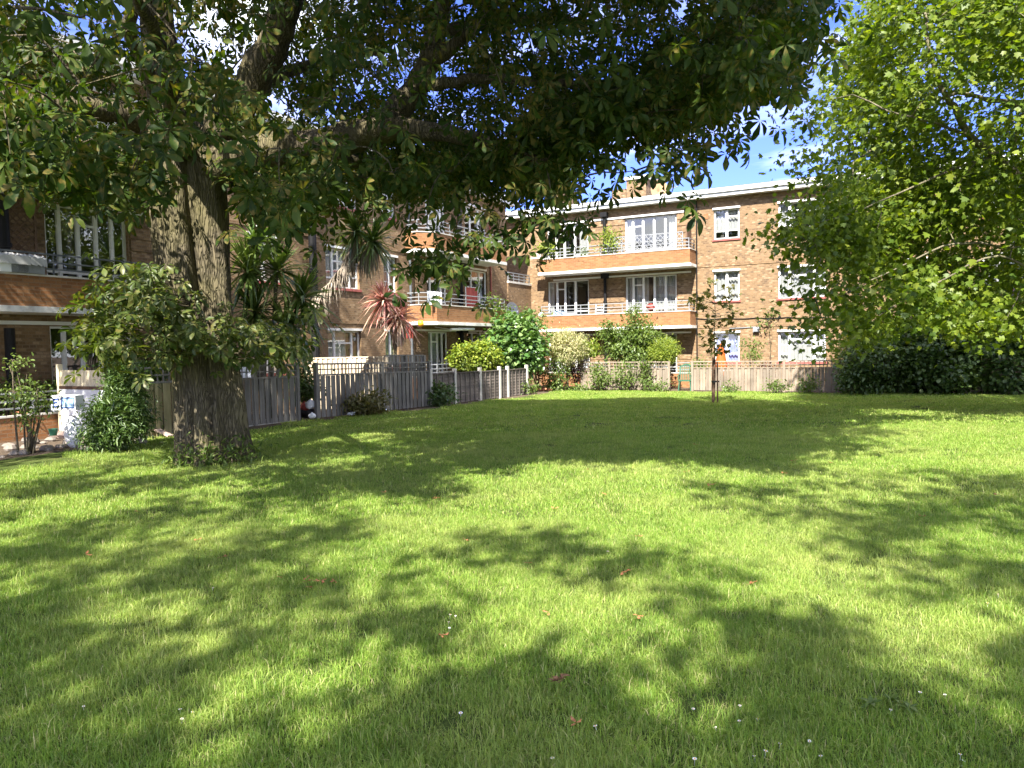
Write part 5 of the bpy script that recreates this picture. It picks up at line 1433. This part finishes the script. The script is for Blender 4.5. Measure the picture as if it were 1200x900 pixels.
# orange and white things behind the fence, at the young tree
ab, zz = hitR(845, 408, 1.3); p = W(ab, 1.3, -.15)
root = empty('folded_parasol', p, 'folded orange garden parasol standing against the wall behind the young tree', 'parasol')
mb = MB(); mb.lathe((0, 0, .25), [(.14, 0), (.27, .3), (.24, .8), (.14, 1.35), (.04, 1.6)], 14); mb.build('cloth', M['orange'], root, True)
mb = MB(); mb.tube([(0, 0, -.05), (0, 0, 1.95)], .022, 8); mb.build('pole', M['white'], root); mb = MB(); mb.lathe((0, 0, -.05), [(.25, 0), (.25, .06), (.05, .09)], 14); mb.build('base', M['concrete'], root)
ab, zz = hitR(845, 424, 2.3); p = W(ab, 2.3, -.15)
root = empty('garden_table', p, 'white round garden table behind the fence by the young tree', 'table')
mb = MB(); mb.lathe((0, 0, .68), [(.40, 0), (.40, .03), (.02, .031)], 18); mb.build('tabletop', M['white_plastic'], root); mb = MB(); mb.tube([(0, 0, 0), (0, 0, .68)], .04, 8); mb.lathe((0, 0, 0), [(.25, 0), (.22, .03), (.04, .06)], 14); mb.build('pedestal', M['white_plastic'], root)
def pot(p, r, h, mat, pl, lbl, size=.11, n=40, lift=.0, w=1.0, hh=1.0):
    p = Vector(p); root = plant('potted_plant', lbl, 'plant', p, [((p.x, p.y, p.z + h + hh * .45), (w * .5, w * .5, hh * .5), n)], 16, size, pl, shell=.3, stem_r=.012)
    mb = MB(p); mb.lathe(p, [(r * .75, 0), (r, h), (r * .86, h), (r * .8, h - .03), (.02, h - .035)], 14); mb.build('pot', M[mat], root, True); return root
# balcony things on the far block
def onR(px, F, d): a = hitR(px, 300, d)[0]; return W(a, d, F - .02)
pot(onR(713, 5.56, .75), .2, .35, 'terracotta', 'lf_yellow', 'yellow green bush in a pot on the top balcony, beside the lattice', .11, 60, w=.95, hh=1.35)
pot(onR(641, 5.56, .8), .18, .55, 'white_plastic', 'lf_yellow', 'bushy plant at the left end of the top balcony', .11, 44, w=.9, hh=.9)
pot(onR(683, 5.56, .8), .12, .4, 'black_plastic', 'lf_mid', 'small green pot plant by the balcony door on the top floor', .08, 24, w=.5, hh=.45)
pot(onR(820, 0, 2.4), .2, .3, 'terracotta', 'lf_weed', 'pot plant right of the fence gap, close to the wall', .12, 34, w=.6, hh=.75)
pot(onR(858 + 42, 0, 2.6), .2, .3, 'terracotta', 'lf_purple', 'dark red potted plant behind the bleached fence', .1, 34, w=.6, hh=.6)
def lattice(label, a0, a1, d, z0, z1, mat, step=.22, leg=False):
    root = fthing('lattice_screen', a0, d, z0, label, 'lattice'); org = Vector((a0, d, z0))
    mb = MB(org, True); h = z1 - z0; x = -h
    while x < (a1 - a0):
        for sgn in (0, 1):
            xa, xb = max(0, x), min(a1 - a0, x + h)
            if xb > xa:
                za, zb2 = (xa - x), (xb - x)
                if sgn: za, zb2 = h - za, h - zb2
                mb.bar((a0 + xa, d + .01 * sgn, z0 + za), (a0 + xb, d + .01 * sgn, z0 + zb2), .024, .012, up=(0, 1, 0))
        x += step
    mb.build('lattice', M[mat], root)
    mb = MB(org, True); mb.bar((a0, d, z0), (a1, d, z0), .035); mb.bar((a0, d, z1), (a1, d, z1), .035); mb.bar((a0, d, z0), (a0, d, z1), .035); mb.bar((a1, d, z0), (a1, d, z1), .035); mb.build('frame', M[mat], root)
    return root
lattice('white criss cross lattice along the right half of the top balcony', uR(712, 280, .85), uR(800, 275, .85), .85, 5.7, 6.75, 'rail')
root = fthing('privacy_panel', bal1 - .08, .6, 5.56, 'brown wooden end panel closing the right end of the top balcony', 'panel')
mb = MB((bal1 - .08, .6, 5.56), True); mb.box(bal1 - .20, bal1 - .16, .15, .9, 5.56, 7.0); mb.build('boards', M['wood_brown'], root)
mb = MB((bal1 - .08, .6, 5.56), True); mb.box(bal1 - .215, bal1 - .145, .9, .95, 5.56, 7.04); mb.build('post', M['wood_brown'], root)
# window box hung at the left corner of that balcony
root = fthing('window_box', bal0 - .1, 1.15, 6.0, 'pale stone coloured planter hung on the left corner of the top balcony', 'planter')
mb = MB((bal0 - .1, 1.15, 6.0), True); mb.box(bal0 - .34, bal0 + .22, 1.08, 1.32, 5.98, 6.28); mb.build('trough', M['pink_stone'], root)
mb = MB((bal0 - .1, 1.15, 6.0), True); mb.box(bal0 - .30, bal0 + .18, 1.1, 1.3, 6.283, 6.30); mb.build('soil', M['soil'], root)
def chairset(F, px, d, lbl, mat):
    p = onR(px, F, d); c = empty('balcony_chair', p, lbl, 'chair', None, FROT)
    lp(lambda m: m.box(-.22, .22, -.2, .2, .42, .45), 'seat', mat, c)
    lp(lambda m: (m.bar((-.2, .2, .45), (-.2, .28, .95), .035), m.bar((.2, .2, .45), (.2, .28, .95), .035), [m.bar((-.2, .21 + z * .14, .52 + z * .42), (.2, .21 + z * .14, .52 + z * .42), .06, .02) for z in (0, .33, .66, 1)]), 'backrest', mat, c)
    for sx in (-1, 1):
        for sy in (-1, 1): lp(lambda m: m.bar((sx * .2, sy * .18, .42), (sx * .21, sy * .2, 0), .03), 'leg', mat, c)
chairset(2.78, 700, .55, 'white slatted chair on the middle balcony between its two windows', 'white')
pot(onR(745, 2.78, .75), .16, .4, 'white_plastic', 'lf_mid', 'small potted plant on the middle balcony in front of the curtains', .09, 24, w=.5, hh=.4)
p = onR(762, 2.78, .8)
root = empty('cushion', p + Vector((0, 0, .55)), 'pink and white cushion propped on the middle balcony rail', 'cushion'); mb = MB(); mb.ball((0, 0, .12), .2, 12, (1.1, .45, .8), .02); mb.build('cover', M['red'], root, True)
p = onR(655, 2.78, .7)
root = empty('storage_crate', p, 'blue plastic crate at the left end of the middle balcony', 'crate'); mb = MB(); mb.box(-.25, .25, -.15, .15, .3, .62); mb.build('box', M['lightblue'], root); mb = MB(); mb.box(-.27, .27, -.17, .17, .623, .66); mb.build('lid', M['lightblue'], root)
# trellis frame by the ground floor door
root = fthing('garden_trellis', uR(733, 410, 1.5), 1.5, -.1, 'white square trellis arch behind the climbing shrub', 'trellis')
a_ = uR(733, 410, 1.5); mb = MB((a_, 1.5, -.1), True)
for k in range(5): mb.bar((a_ - .25 + .14 * k, 1.5, -.1), (a_ - .25 + .14 * k, 1.5, 1.95), .03)
for k in range(8): mb.bar((a_ - .25, 1.5, .3 + .23 * k), (a_ + .31, 1.5, .3 + .23 * k), .025)
mb.build('grid', M['white'], root)
# side block: balcony things
root = fthing('red_blanket', .9, (bw1[0] + bw1[1]) / 2, FL[1] + .6, 'red cloth hung over a rack on the middle balcony of the side block', 'cloth')
bq = uL(553, 352, .6); mb = MB((.9, (bw1[0] + bw1[1]) / 2, FL[1] + .6), True)
curt = lambda m, T, u0, u1, d, z0, z1: curtain_mesh(m, T, u0, u1, d, z0, z1, .02, .3)
curt(mb, SD['L'], bq - .45, bq + .45, .6, FL[1] + .45, FL[1] + 1.3); mb.build('cloth', M['red'], root, True)
mb = MB((.9, (bw1[0] + bw1[1]) / 2, FL[1] + .6), True); mb.bar((.6, bq - .5, FL[1] + 1.3), (.6, bq + .5, FL[1] + 1.3), .03)
for s_ in (-.5, .5): mb.bar((.6, bq + s_, FL[1]), (.6, bq + s_, FL[1] + 1.32), .03)
mb.build('rack', M['white'], root)
ql = uL(493, 378, .6); root = fthing('hanging_lantern', .6, ql, BL + 2.1, 'round orange lantern hanging under the middle balcony of the side block', 'lantern')
mb = MB((.6, ql, BL + 2.1), True); mb.ball((.6, ql, hitL(493, 379, .6)[1]), .13, 14); mb.build('globe', M['yellow'], root, True)
mb = MB((.6, ql, BL + 2.1), True); mb.bar((.6, ql, hitL(493, 379, .6)[1] + .1), (.6, ql, BL + 2.42), .015); mb.build('cord', M['black'], root)
ql = uL(480, 388, .25); zl = hitL(480, 388, .25)[1]; root = fthing('hanging_flag', .25, ql, zl, 'small red cloth hanging on the wall beside the pink palm', 'cloth')
mb = MB((.25, ql, zl), True); curtain_mesh(mb, SD['L'], ql - .22, ql + .22, .25, zl - .28, zl + .28, .02, .2); mb.build('cloth', M['red'], root, True)
mb = MB((.25, ql, zl), True); mb.bar((.02, ql, zl + .3), (.4, ql, zl + .3), .02); mb.build('bracket', M['black'], root)
def washing(b, lbl, F, mat='white_plastic'):
    root = fthing('hung_washing', 1.0, b, F + .87, lbl, 'washing'); mb = MB((1.0, b, F + .87), True)
    curtain_mesh(mb, SD['L'], b - .5, b + .5, 1.04, F + .42, F + .9, .03, .25); mb.build('cloth', M[mat], root, True)
washing(uL(507, 340, 1.05) - .1, 'white washing draped over the middle balcony rail of the side block', FL[1])
# left near balcony
ba, bb = uL(41, 265, .35), uL(8, 265, .35)
root = fthing('lattice_screen', .35, ba, FL[1], 'brown diamond lattice screen at the left of the near balcony', 'lattice'); org = Vector((.35, ba, FL[1]))
mb = MB(org, True); w_ = bb - ba; h = 2.1; x = -h
while x < w_:
    for sgn in (0, 1):
        xa, xb = max(0, x), min(w_, x + h)
        if xb > xa:
            za, zb2 = xa - x, xb - x
            if sgn: za, zb2 = h - za, h - zb2
            mb.bar((.35 + .012 * sgn, ba + xa, FL[1] + za), (.35 + .012 * sgn, ba + xb, FL[1] + zb2), .028, .012, up=(1, 0, 0))
    x += .15
mb.build('lattice', M['wood_brown'], root)
mb = MB(org, True)
for b in (ba, bb): mb.bar((.35, b, FL[1]), (.35, b, FL[1] + h), .045)
mb.bar((.35, ba, FL[1] + h), (.35, bb, FL[1] + h), .045); mb.build('frame', M['wood_brown'], root)
for px, lb in ((8, 'white trough planter wrapped in crinkled cloth, outermost on the near balcony'), (28, 'grey trough planter with a crinkled white cloth over it, beside the white one')):
    b = uL(px, 305, .95); z = FL[1] + .43; root = fthing('balcony_planter', .95, b, z, lb, 'planter', 'planters on the near balcony'); org = Vector((.95, b, z))
    mb = MB(org, True); mb.box(.85, 1.10, b - .33, b + .33, z, z + .30); mb.build('trough', M['white_plastic' if px == 8 else 'rail'], root)
    mb = MB(org, True); n = 24
    pr = None
    for i in range(n + 1):
        bbb = b - .36 + .72 * i / n; q = [mb.P((a_2, bbb, z_2 + random.uniform(-.025, .025))) for a_2, z_2 in ((1.14, z + .17), (1.13, z + .33), (.98, z + .40), (.83, z + .33))]
        if pr:
            for k in range(3): mb.idx((pr[k], pr[k + 1], q[k + 1], q[k]))
        pr = q
    mb.build('cloth_cover', M['curtain'], root)
# terrace pot
b = uL(60, 440, .6); pot(W(.6, b, BL), .2, .35, 'greydish', 'lf_mid', 'leafy plant in a grey pot on the left terrace', .1, 40, w=.7, hh=.7)
b = uL(22, 430, .6); pot(W(.6, b, BL), .2, .35, 'terracotta', 'lf_mid', 'tall leafy plant on the left terrace beside the black pipe', .09, 44, w=.8, hh=.9)
# patio bits behind the left fence
p = at(283, 446, 20.0); p.z = .0
root = empty('garden_table', p, 'white garden table seen over the fence right of the chestnut trunk', 'table', None, .3)
mb = MB(); mb.box(-.55, .55, -.35, .35, .98, 1.02); mb.build('tabletop', M['white_plastic'], root)
for sx in (-1, 1):
    for sy in (-1, 1): mb = MB(); mb.bar((sx * .5, sy * .3, 0), (sx * .5, sy * .3, .98), .05); mb.build('leg', M['white_plastic'], root)
p2 = p + Vector((.1, .1, 1.02)); root = empty('washing_basket', p2, 'white basket with orange washing on the table behind the fence', 'basket')
mb = MB(); mb.lathe((0, 0, 0), [(.18, 0), (.25, .3), (.23, .3), (.16, .03)], 14); mb.build('basket', M['white_plastic'], root, True); mb = MB(); mb.ball((0, 0, .3), .2, 10, (1, 1, .7), .12); mb.build('cloth', M['orange'], root, True)

# ---------------------------------------------------------------- fallen leaves and daisies
def curled_leaf(sc, name, n=5):
    mb = MB()
    for k in range(n):
        t = (k - (n - 1) / 2) / max(1, (n - 1) / 2); an = t * 1.5
        dx, dy = math.sin(an), math.cos(an); L_ = sc * (1 - .35 * abs(t)); pr = None
        for s, w in ((.05, .02), (.4, .16), (.7, .2), (1, .02)):
            z = .012 + .35 * L_ * (s - .4) ** 2 + random.uniform(0, .012)
            cx, cy = dx * L_ * s, dy * L_ * s
            q = (mb.P((cx - dy * w * L_, cy + dx * w * L_, z + .05 * L_)), mb.P((cx, cy, z)), mb.P((cx + dy * w * L_, cy - dx * w * L_, z + .04 * L_)))
            if pr: mb.idx((pr[0], pr[1], q[1], q[0])); mb.idx((pr[1], pr[2], q[2], q[1]))
            pr = q
    return mb
protos = []
LV = [(231, 641, 1), (262, 662, 1.1), (100, 658, 1), (513, 590, 1.2), (730, 680, 1.2), (830, 575, 1.3), (806, 558, 1.1), (882, 694, 1), (930, 545, 1.2), (676, 862, .7), (163, 606, 1), (748, 732, .8), (643, 728, .8), (517, 757, .8), (650, 603, 1), (748, 636, .9), (918, 560, 1.1), (975, 548, 1), (1030, 535, 1), (545, 640, .8), (618, 668, .8), (812, 525, 1.2), (710, 585, 1), (1165, 586, 1), (1080, 612, .9), (392, 690, .7), (330, 685, .7), (452, 582, .8), (690, 555, 1)]
base_leaf = None
for i, (px, py, s) in enumerate(LV):
    p = gp(px, py); p.z += .045 if p.y < 14 else .06
    if i < 4:
        mb = curled_leaf(.065, 'fallen_leaf', 2 + i % 2); o = mb.build('fallen_leaf', M['deadleaf'], None); protos.append(o)
    else:
        o = protos[i % 4].copy(); COL.objects.link(o)
    o.location = p; o.rotation_euler = (random.uniform(-.3, .3), random.uniform(-.3, .3), random.uniform(0, 6.28)); o.scale = (s, s, s)
    tag(o, 'dry orange brown leaf fallen on the lawn', 'leaf', 'fallen leaves on the lawn')
# leaves clustered together, and the big curled brown piece
for k, (px, py) in enumerate([(357, 687), (364, 690), (371, 691), (378, 689), (366, 697)]):
    o = protos[k % 4].copy(); COL.objects.link(o); o.location = gp(px, py) + Vector((0, 0, .045)); o.rotation_euler = (random.uniform(-.4, .4), .2, random.uniform(0, 6)); o.scale = (.85,) * 3
    tag(o, 'dark dry leaf in the small heap of leaves on the shaded lawn', 'leaf', 'heap of leaves on the lawn')
p = gp(652, 812)
mb = MB()
for k in range(4):
    m2 = curled_leaf(.07, '', 5); R_ = Matrix.Rotation(k * 1.5, 3, 'Z'); off = len(mb.v)
    for v in m2.v: mb.v.append(R_ @ v + Vector((.01 * k, -.012 * k, .012 * k)))
    for f in m2.f: mb.f.append([i + off for i in f]); mb.mi.append(0)
o = mb.build('curled_leaf_clump', M['curled'], None); o.scale = (.72, .6, 1.0); o.location = p + Vector((0, 0, .04)); tag(o, 'big curled clump of brown leaves, lower middle of the lawn', 'leaf')
dm = MB(); n = 13
for k in range(n):
    a = k * math.tau / n; d = Vector((math.cos(a), math.sin(a), 0)); s_ = Vector((-d.y, d.x, 0)) * .0026
    dm.face([d * .003 + Vector((0, 0, .04)), d * .009 - s_ + Vector((0, 0, .043)), d * .0125 + Vector((0, 0, .042)), d * .009 + s_ + Vector((0, 0, .043))])
dm.m = 1; dm.ball((0, 0, .042), .0042, 6); dm.m = 0
dm.bar((0, 0, 0), (0, 0, .04), .0018)
proto = None
DA = [(527, 725), (526, 733), (534, 725), (526, 740), (211, 838), (213, 848), (225, 841), (248, 648), (249, 692), (867, 832), (866, 851), (885, 893), (896, 888), (913, 878), (963, 893), (948, 874), (1047, 825), (1043, 837), (1108, 819), (1125, 890), (1127, 897), (939, 743), (1077, 817), (814, 897), (648, 895), (1157, 712), (700, 858), (540, 842), (98, 833), (15, 770), (712, 650), (1170, 700), (812, 836), (840, 858), (888, 850)]
for i, (px, py) in enumerate(DA):
    if proto is None: o = proto = dm.build('daisy', [M['petal'], M['yellow']], None)
    else: o = proto.copy(); COL.objects.link(o)
    p = gp(px, py); o.location = p + Vector((0, 0, -.004)); s = random.uniform(.6, .85); o.scale = (s, s, s); o.rotation_euler = (random.uniform(-.3, .1), random.uniform(-.2, .2), random.uniform(0, 6))
    tag(o, 'tiny white daisy in the grass', 'flower', 'daisies in the lawn')
# broad weeds in the near grass
def plantain(p, lbl, n=9, L_=.11):
    mb = MB(p); rosette(mb, Vector(p) + Vector((0, 0, .03)), n, L_, .022, lo=.1, hi=.7, droop=.5)
    o = mb.build('plantain_weed', M['lf_weed'], None); o.location = p; tag(o, lbl, 'plant', 'broad leaved weeds in the lawn')
for px, py, lb in ((1020, 832, 'broad leaved weed in the shaded grass, lower right'), (1045, 828, 'bushier broad leaved weed right beside the first'), (1065, 836, 'broad leaved weed to the right of the bushier one')):
    plantain(gp(px, py), lb, random.randint(7, 10), random.uniform(.06, .09))

# ---------------------------------------------------------------- grass
def grass_patch(name, size, n, h, w, seed):
    r = np.random.default_rng(seed)
    P = np.stack([r.uniform(-size / 2, size / 2, n), r.uniform(-size / 2, size / 2, n), np.zeros(n)], 1)
    an = r.uniform(0, math.tau, n); lean = np.abs(r.normal(0, .8, n)); H = h * r.uniform(.45, 1.15, n) * np.where(r.random(n) < .05, 1.9, 1)
    d = np.stack([np.cos(an), np.sin(an), np.zeros(n)], 1); sd = np.stack([-np.sin(an + r.normal(0, .8, n)), np.cos(an + r.normal(0, .8, n)), np.zeros(n)], 1)
    up = np.array([0, 0, 1.0]); ww = (w * r.uniform(.6, 1.3, n))[:, None]
    m1 = P + d * (H * lean * .35)[:, None] + up * (H * .6)[:, None]
    t1 = P + d * (H * lean * 1.0)[:, None] + up * (H * (1 - .25 * np.minimum(lean, 1.5)))[:, None]
    V = np.stack([P - sd * ww / 2, P + sd * ww / 2, m1 + sd * ww * .42, m1 - sd * ww * .42, t1], 1).reshape(-1, 3)
    F = []
    b = np.arange(n) * 5
    loops = np.concatenate([np.stack([b, b + 1, b + 2, b + 3], 1), np.stack([b + 3, b + 2, b + 4], 1)], 1).ravel()
    tot = np.tile([4, 3], n)
    me = bpy.data.meshes.new(name)
    me.vertices.add(len(V)); me.vertices.foreach_set('co', V.astype(np.float32).ravel())
    me.loops.add(len(loops)); me.loops.foreach_set('vertex_index', loops.astype(np.int32))
    me.polygons.add(len(tot)); me.polygons.foreach_set('loop_start', np.concatenate([[0], np.cumsum(tot)[:-1]]).astype(np.int32))
    me.update(calc_edges=True); me.materials.append(M['grass'])
    return me
def grass_field(label_name, pts, size, n, h, w, nvar, seed, smin, smax):
    src = bpy.data.collections.new('grass_source')
    for k in range(nvar):
        o = bpy.data.objects.new('grass_tuft', grass_patch('grass_tuft', size, n, h * (.85 + .3 * k / max(1, nvar - 1)), w, seed + k)); src.objects.link(o)
    me = bpy.data.meshes.new('grass'); me.from_pydata([tuple(p) for p in pts], [], [])
    ob = bpy.data.objects.new('grass', me); COL.objects.link(ob); tag(ob, kind='stuff')
    ng = bpy.data.node_groups.new('grass_scatter', 'GeometryNodeTree')
    ng.interface.new_socket('Geometry', in_out='INPUT', socket_type='NodeSocketGeometry'); ng.interface.new_socket('Geometry', in_out='OUTPUT', socket_type='NodeSocketGeometry')
    N_ = ng.nodes; gi = N_.new('NodeGroupInput'); go = N_.new('NodeGroupOutput'); ip = N_.new('GeometryNodeInstanceOnPoints'); ci = N_.new('GeometryNodeCollectionInfo')
    ci.inputs['Collection'].default_value = src; ci.inputs['Separate Children'].default_value = True; ci.inputs['Reset Children'].default_value = True
    rv = N_.new('FunctionNodeRandomValue'); rv.data_type = 'FLOAT_VECTOR'; rv.inputs[0].default_value = (0, 0, 0); rv.inputs[1].default_value = (0, 0, math.tau)
    rs = N_.new('FunctionNodeRandomValue'); rs.data_type = 'FLOAT'; rs.inputs[2].default_value = smin; rs.inputs[3].default_value = smax
    ip.inputs['Pick Instance'].default_value = True
    lk_ = ng.links.new
    lk_(gi.outputs[0], ip.inputs['Points']); lk_(ci.outputs[0], ip.inputs['Instance']); lk_(rv.outputs[0], ip.inputs['Rotation'])
    lk_(rs.outputs[1], ip.inputs['Scale']); lk_(ip.outputs[0], go.inputs[0])
    md = ob.modifiers.new('scatter', 'NODES'); md.node_group = ng
    return ob
def field_pts(y0, y1, step, kx, jit=.5):
    out = []; y = y0
    while y < y1:
        x = -kx * y - 1.2
        while x < kx * y + 1.2:
            px, py = x + rng.uniform(-jit, jit) * step, y + rng.uniform(-jit, jit) * step
            a, b = AB((px, py))
            e = .35 * math.sin(px * 1.9) + .25 * math.sin(py * 2.3)
            if not (b > 25.5 and a < 4.9 + .5 * math.sin(b * 2.1)) and a > 4.0 + e and b > 3.95 + e * .5 and (px - T0.x) ** 2 + (py - T0.y) ** 2 > np.float64(.40):
                out.append((px, py, gz(px, py) - .005 + (.018 * math.sin(px * 1.3 + .7 * py) * math.sin(py * .9))))
            x += step
        y += step
    return out
grass_field('near', field_pts(1.3, 7.5, .27, .80), .42, 1500, .042, .0029, 6, 100, .95, 1.25)
grass_field('mid', field_pts(7.5, 15, .36, .80), .55, 1000, .044, .0046, 5, 200, .95, 1.25)
grass_field('far', field_pts(15, 34, .62, .86), .95, 750, .045, .0115, 4, 300, .85, 1.2)

# ---------------------------------------------------------------- sky, sun, render
SC.world = bpy.data.worlds.new('World'); w = SC.world; w.use_nodes = True; nt = w.node_tree
bg = nt.nodes['Background']
sky = nd(nt, 'ShaderNodeTexSky', sky_type='NISHITA'); sky.sun_disc = False
sky.sun_elevation = SUN_EL; sky.sun_rotation = math.atan2(SUN_AZ.x, SUN_AZ.y); sky.air_density = 1.0; sky.dust_density = .4; sky.ozone_density = 2.0
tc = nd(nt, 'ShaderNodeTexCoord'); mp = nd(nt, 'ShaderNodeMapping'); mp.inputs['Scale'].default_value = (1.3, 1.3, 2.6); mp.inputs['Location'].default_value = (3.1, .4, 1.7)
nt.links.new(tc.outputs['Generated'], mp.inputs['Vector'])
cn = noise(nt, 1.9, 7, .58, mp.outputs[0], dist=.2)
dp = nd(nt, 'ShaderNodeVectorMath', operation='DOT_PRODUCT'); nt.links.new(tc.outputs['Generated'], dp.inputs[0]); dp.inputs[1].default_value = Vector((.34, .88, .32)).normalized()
# broken cumulus, added unseen as fill light, blue with wisps above the far block
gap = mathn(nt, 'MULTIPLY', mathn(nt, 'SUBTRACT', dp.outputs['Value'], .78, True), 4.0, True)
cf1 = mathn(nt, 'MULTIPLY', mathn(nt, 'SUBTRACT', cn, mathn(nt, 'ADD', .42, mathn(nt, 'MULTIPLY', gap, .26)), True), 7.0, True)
mp2 = nd(nt, 'ShaderNodeMapping'); mp2.inputs['Scale'].default_value = (1.5, 1.5, 9); mp2.inputs['Rotation'].default_value = (rad(4), rad(-14), 0)
nt.links.new(tc.outputs['Generated'], mp2.inputs['Vector'])
wsp = mathn(nt, 'MULTIPLY', mathn(nt, 'SUBTRACT', noise(nt, 2.3, 6, .6, mp2.outputs[0], dist=.3), .47, True), 2.2, True)
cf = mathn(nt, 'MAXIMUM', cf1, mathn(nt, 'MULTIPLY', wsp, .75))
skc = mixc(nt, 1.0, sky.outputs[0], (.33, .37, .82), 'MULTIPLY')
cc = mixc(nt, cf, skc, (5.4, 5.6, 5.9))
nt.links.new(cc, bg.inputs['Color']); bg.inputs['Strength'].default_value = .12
sl = bpy.data.lights.new('sun', 'SUN'); sl.energy = 4.4; sl.angle = rad(.53); sl.color = (1, .95, .86)
so = bpy.data.objects.new('sun', sl); COL.objects.link(so)
so.rotation_euler = Vector(SUN_DIR).to_track_quat('Z', 'Y').to_euler()
so.location = (-20, -30, 40)
SC.render.engine = 'CYCLES'
SC.cycles.max_bounces = 7; SC.cycles.diffuse_bounces = 4; SC.cycles.glossy_bounces = 3; SC.cycles.transmission_bounces = 4; SC.cycles.transparent_max_bounces = 8
SC.cycles.use_denoising = True
SC.cycles.sample_clamp_indirect = 6
vs = SC.view_settings; vs.view_transform = 'Standard'; vs.look = 'None'; vs.exposure = 2.1; vs.gamma = 1; vs.use_curve_mapping = False
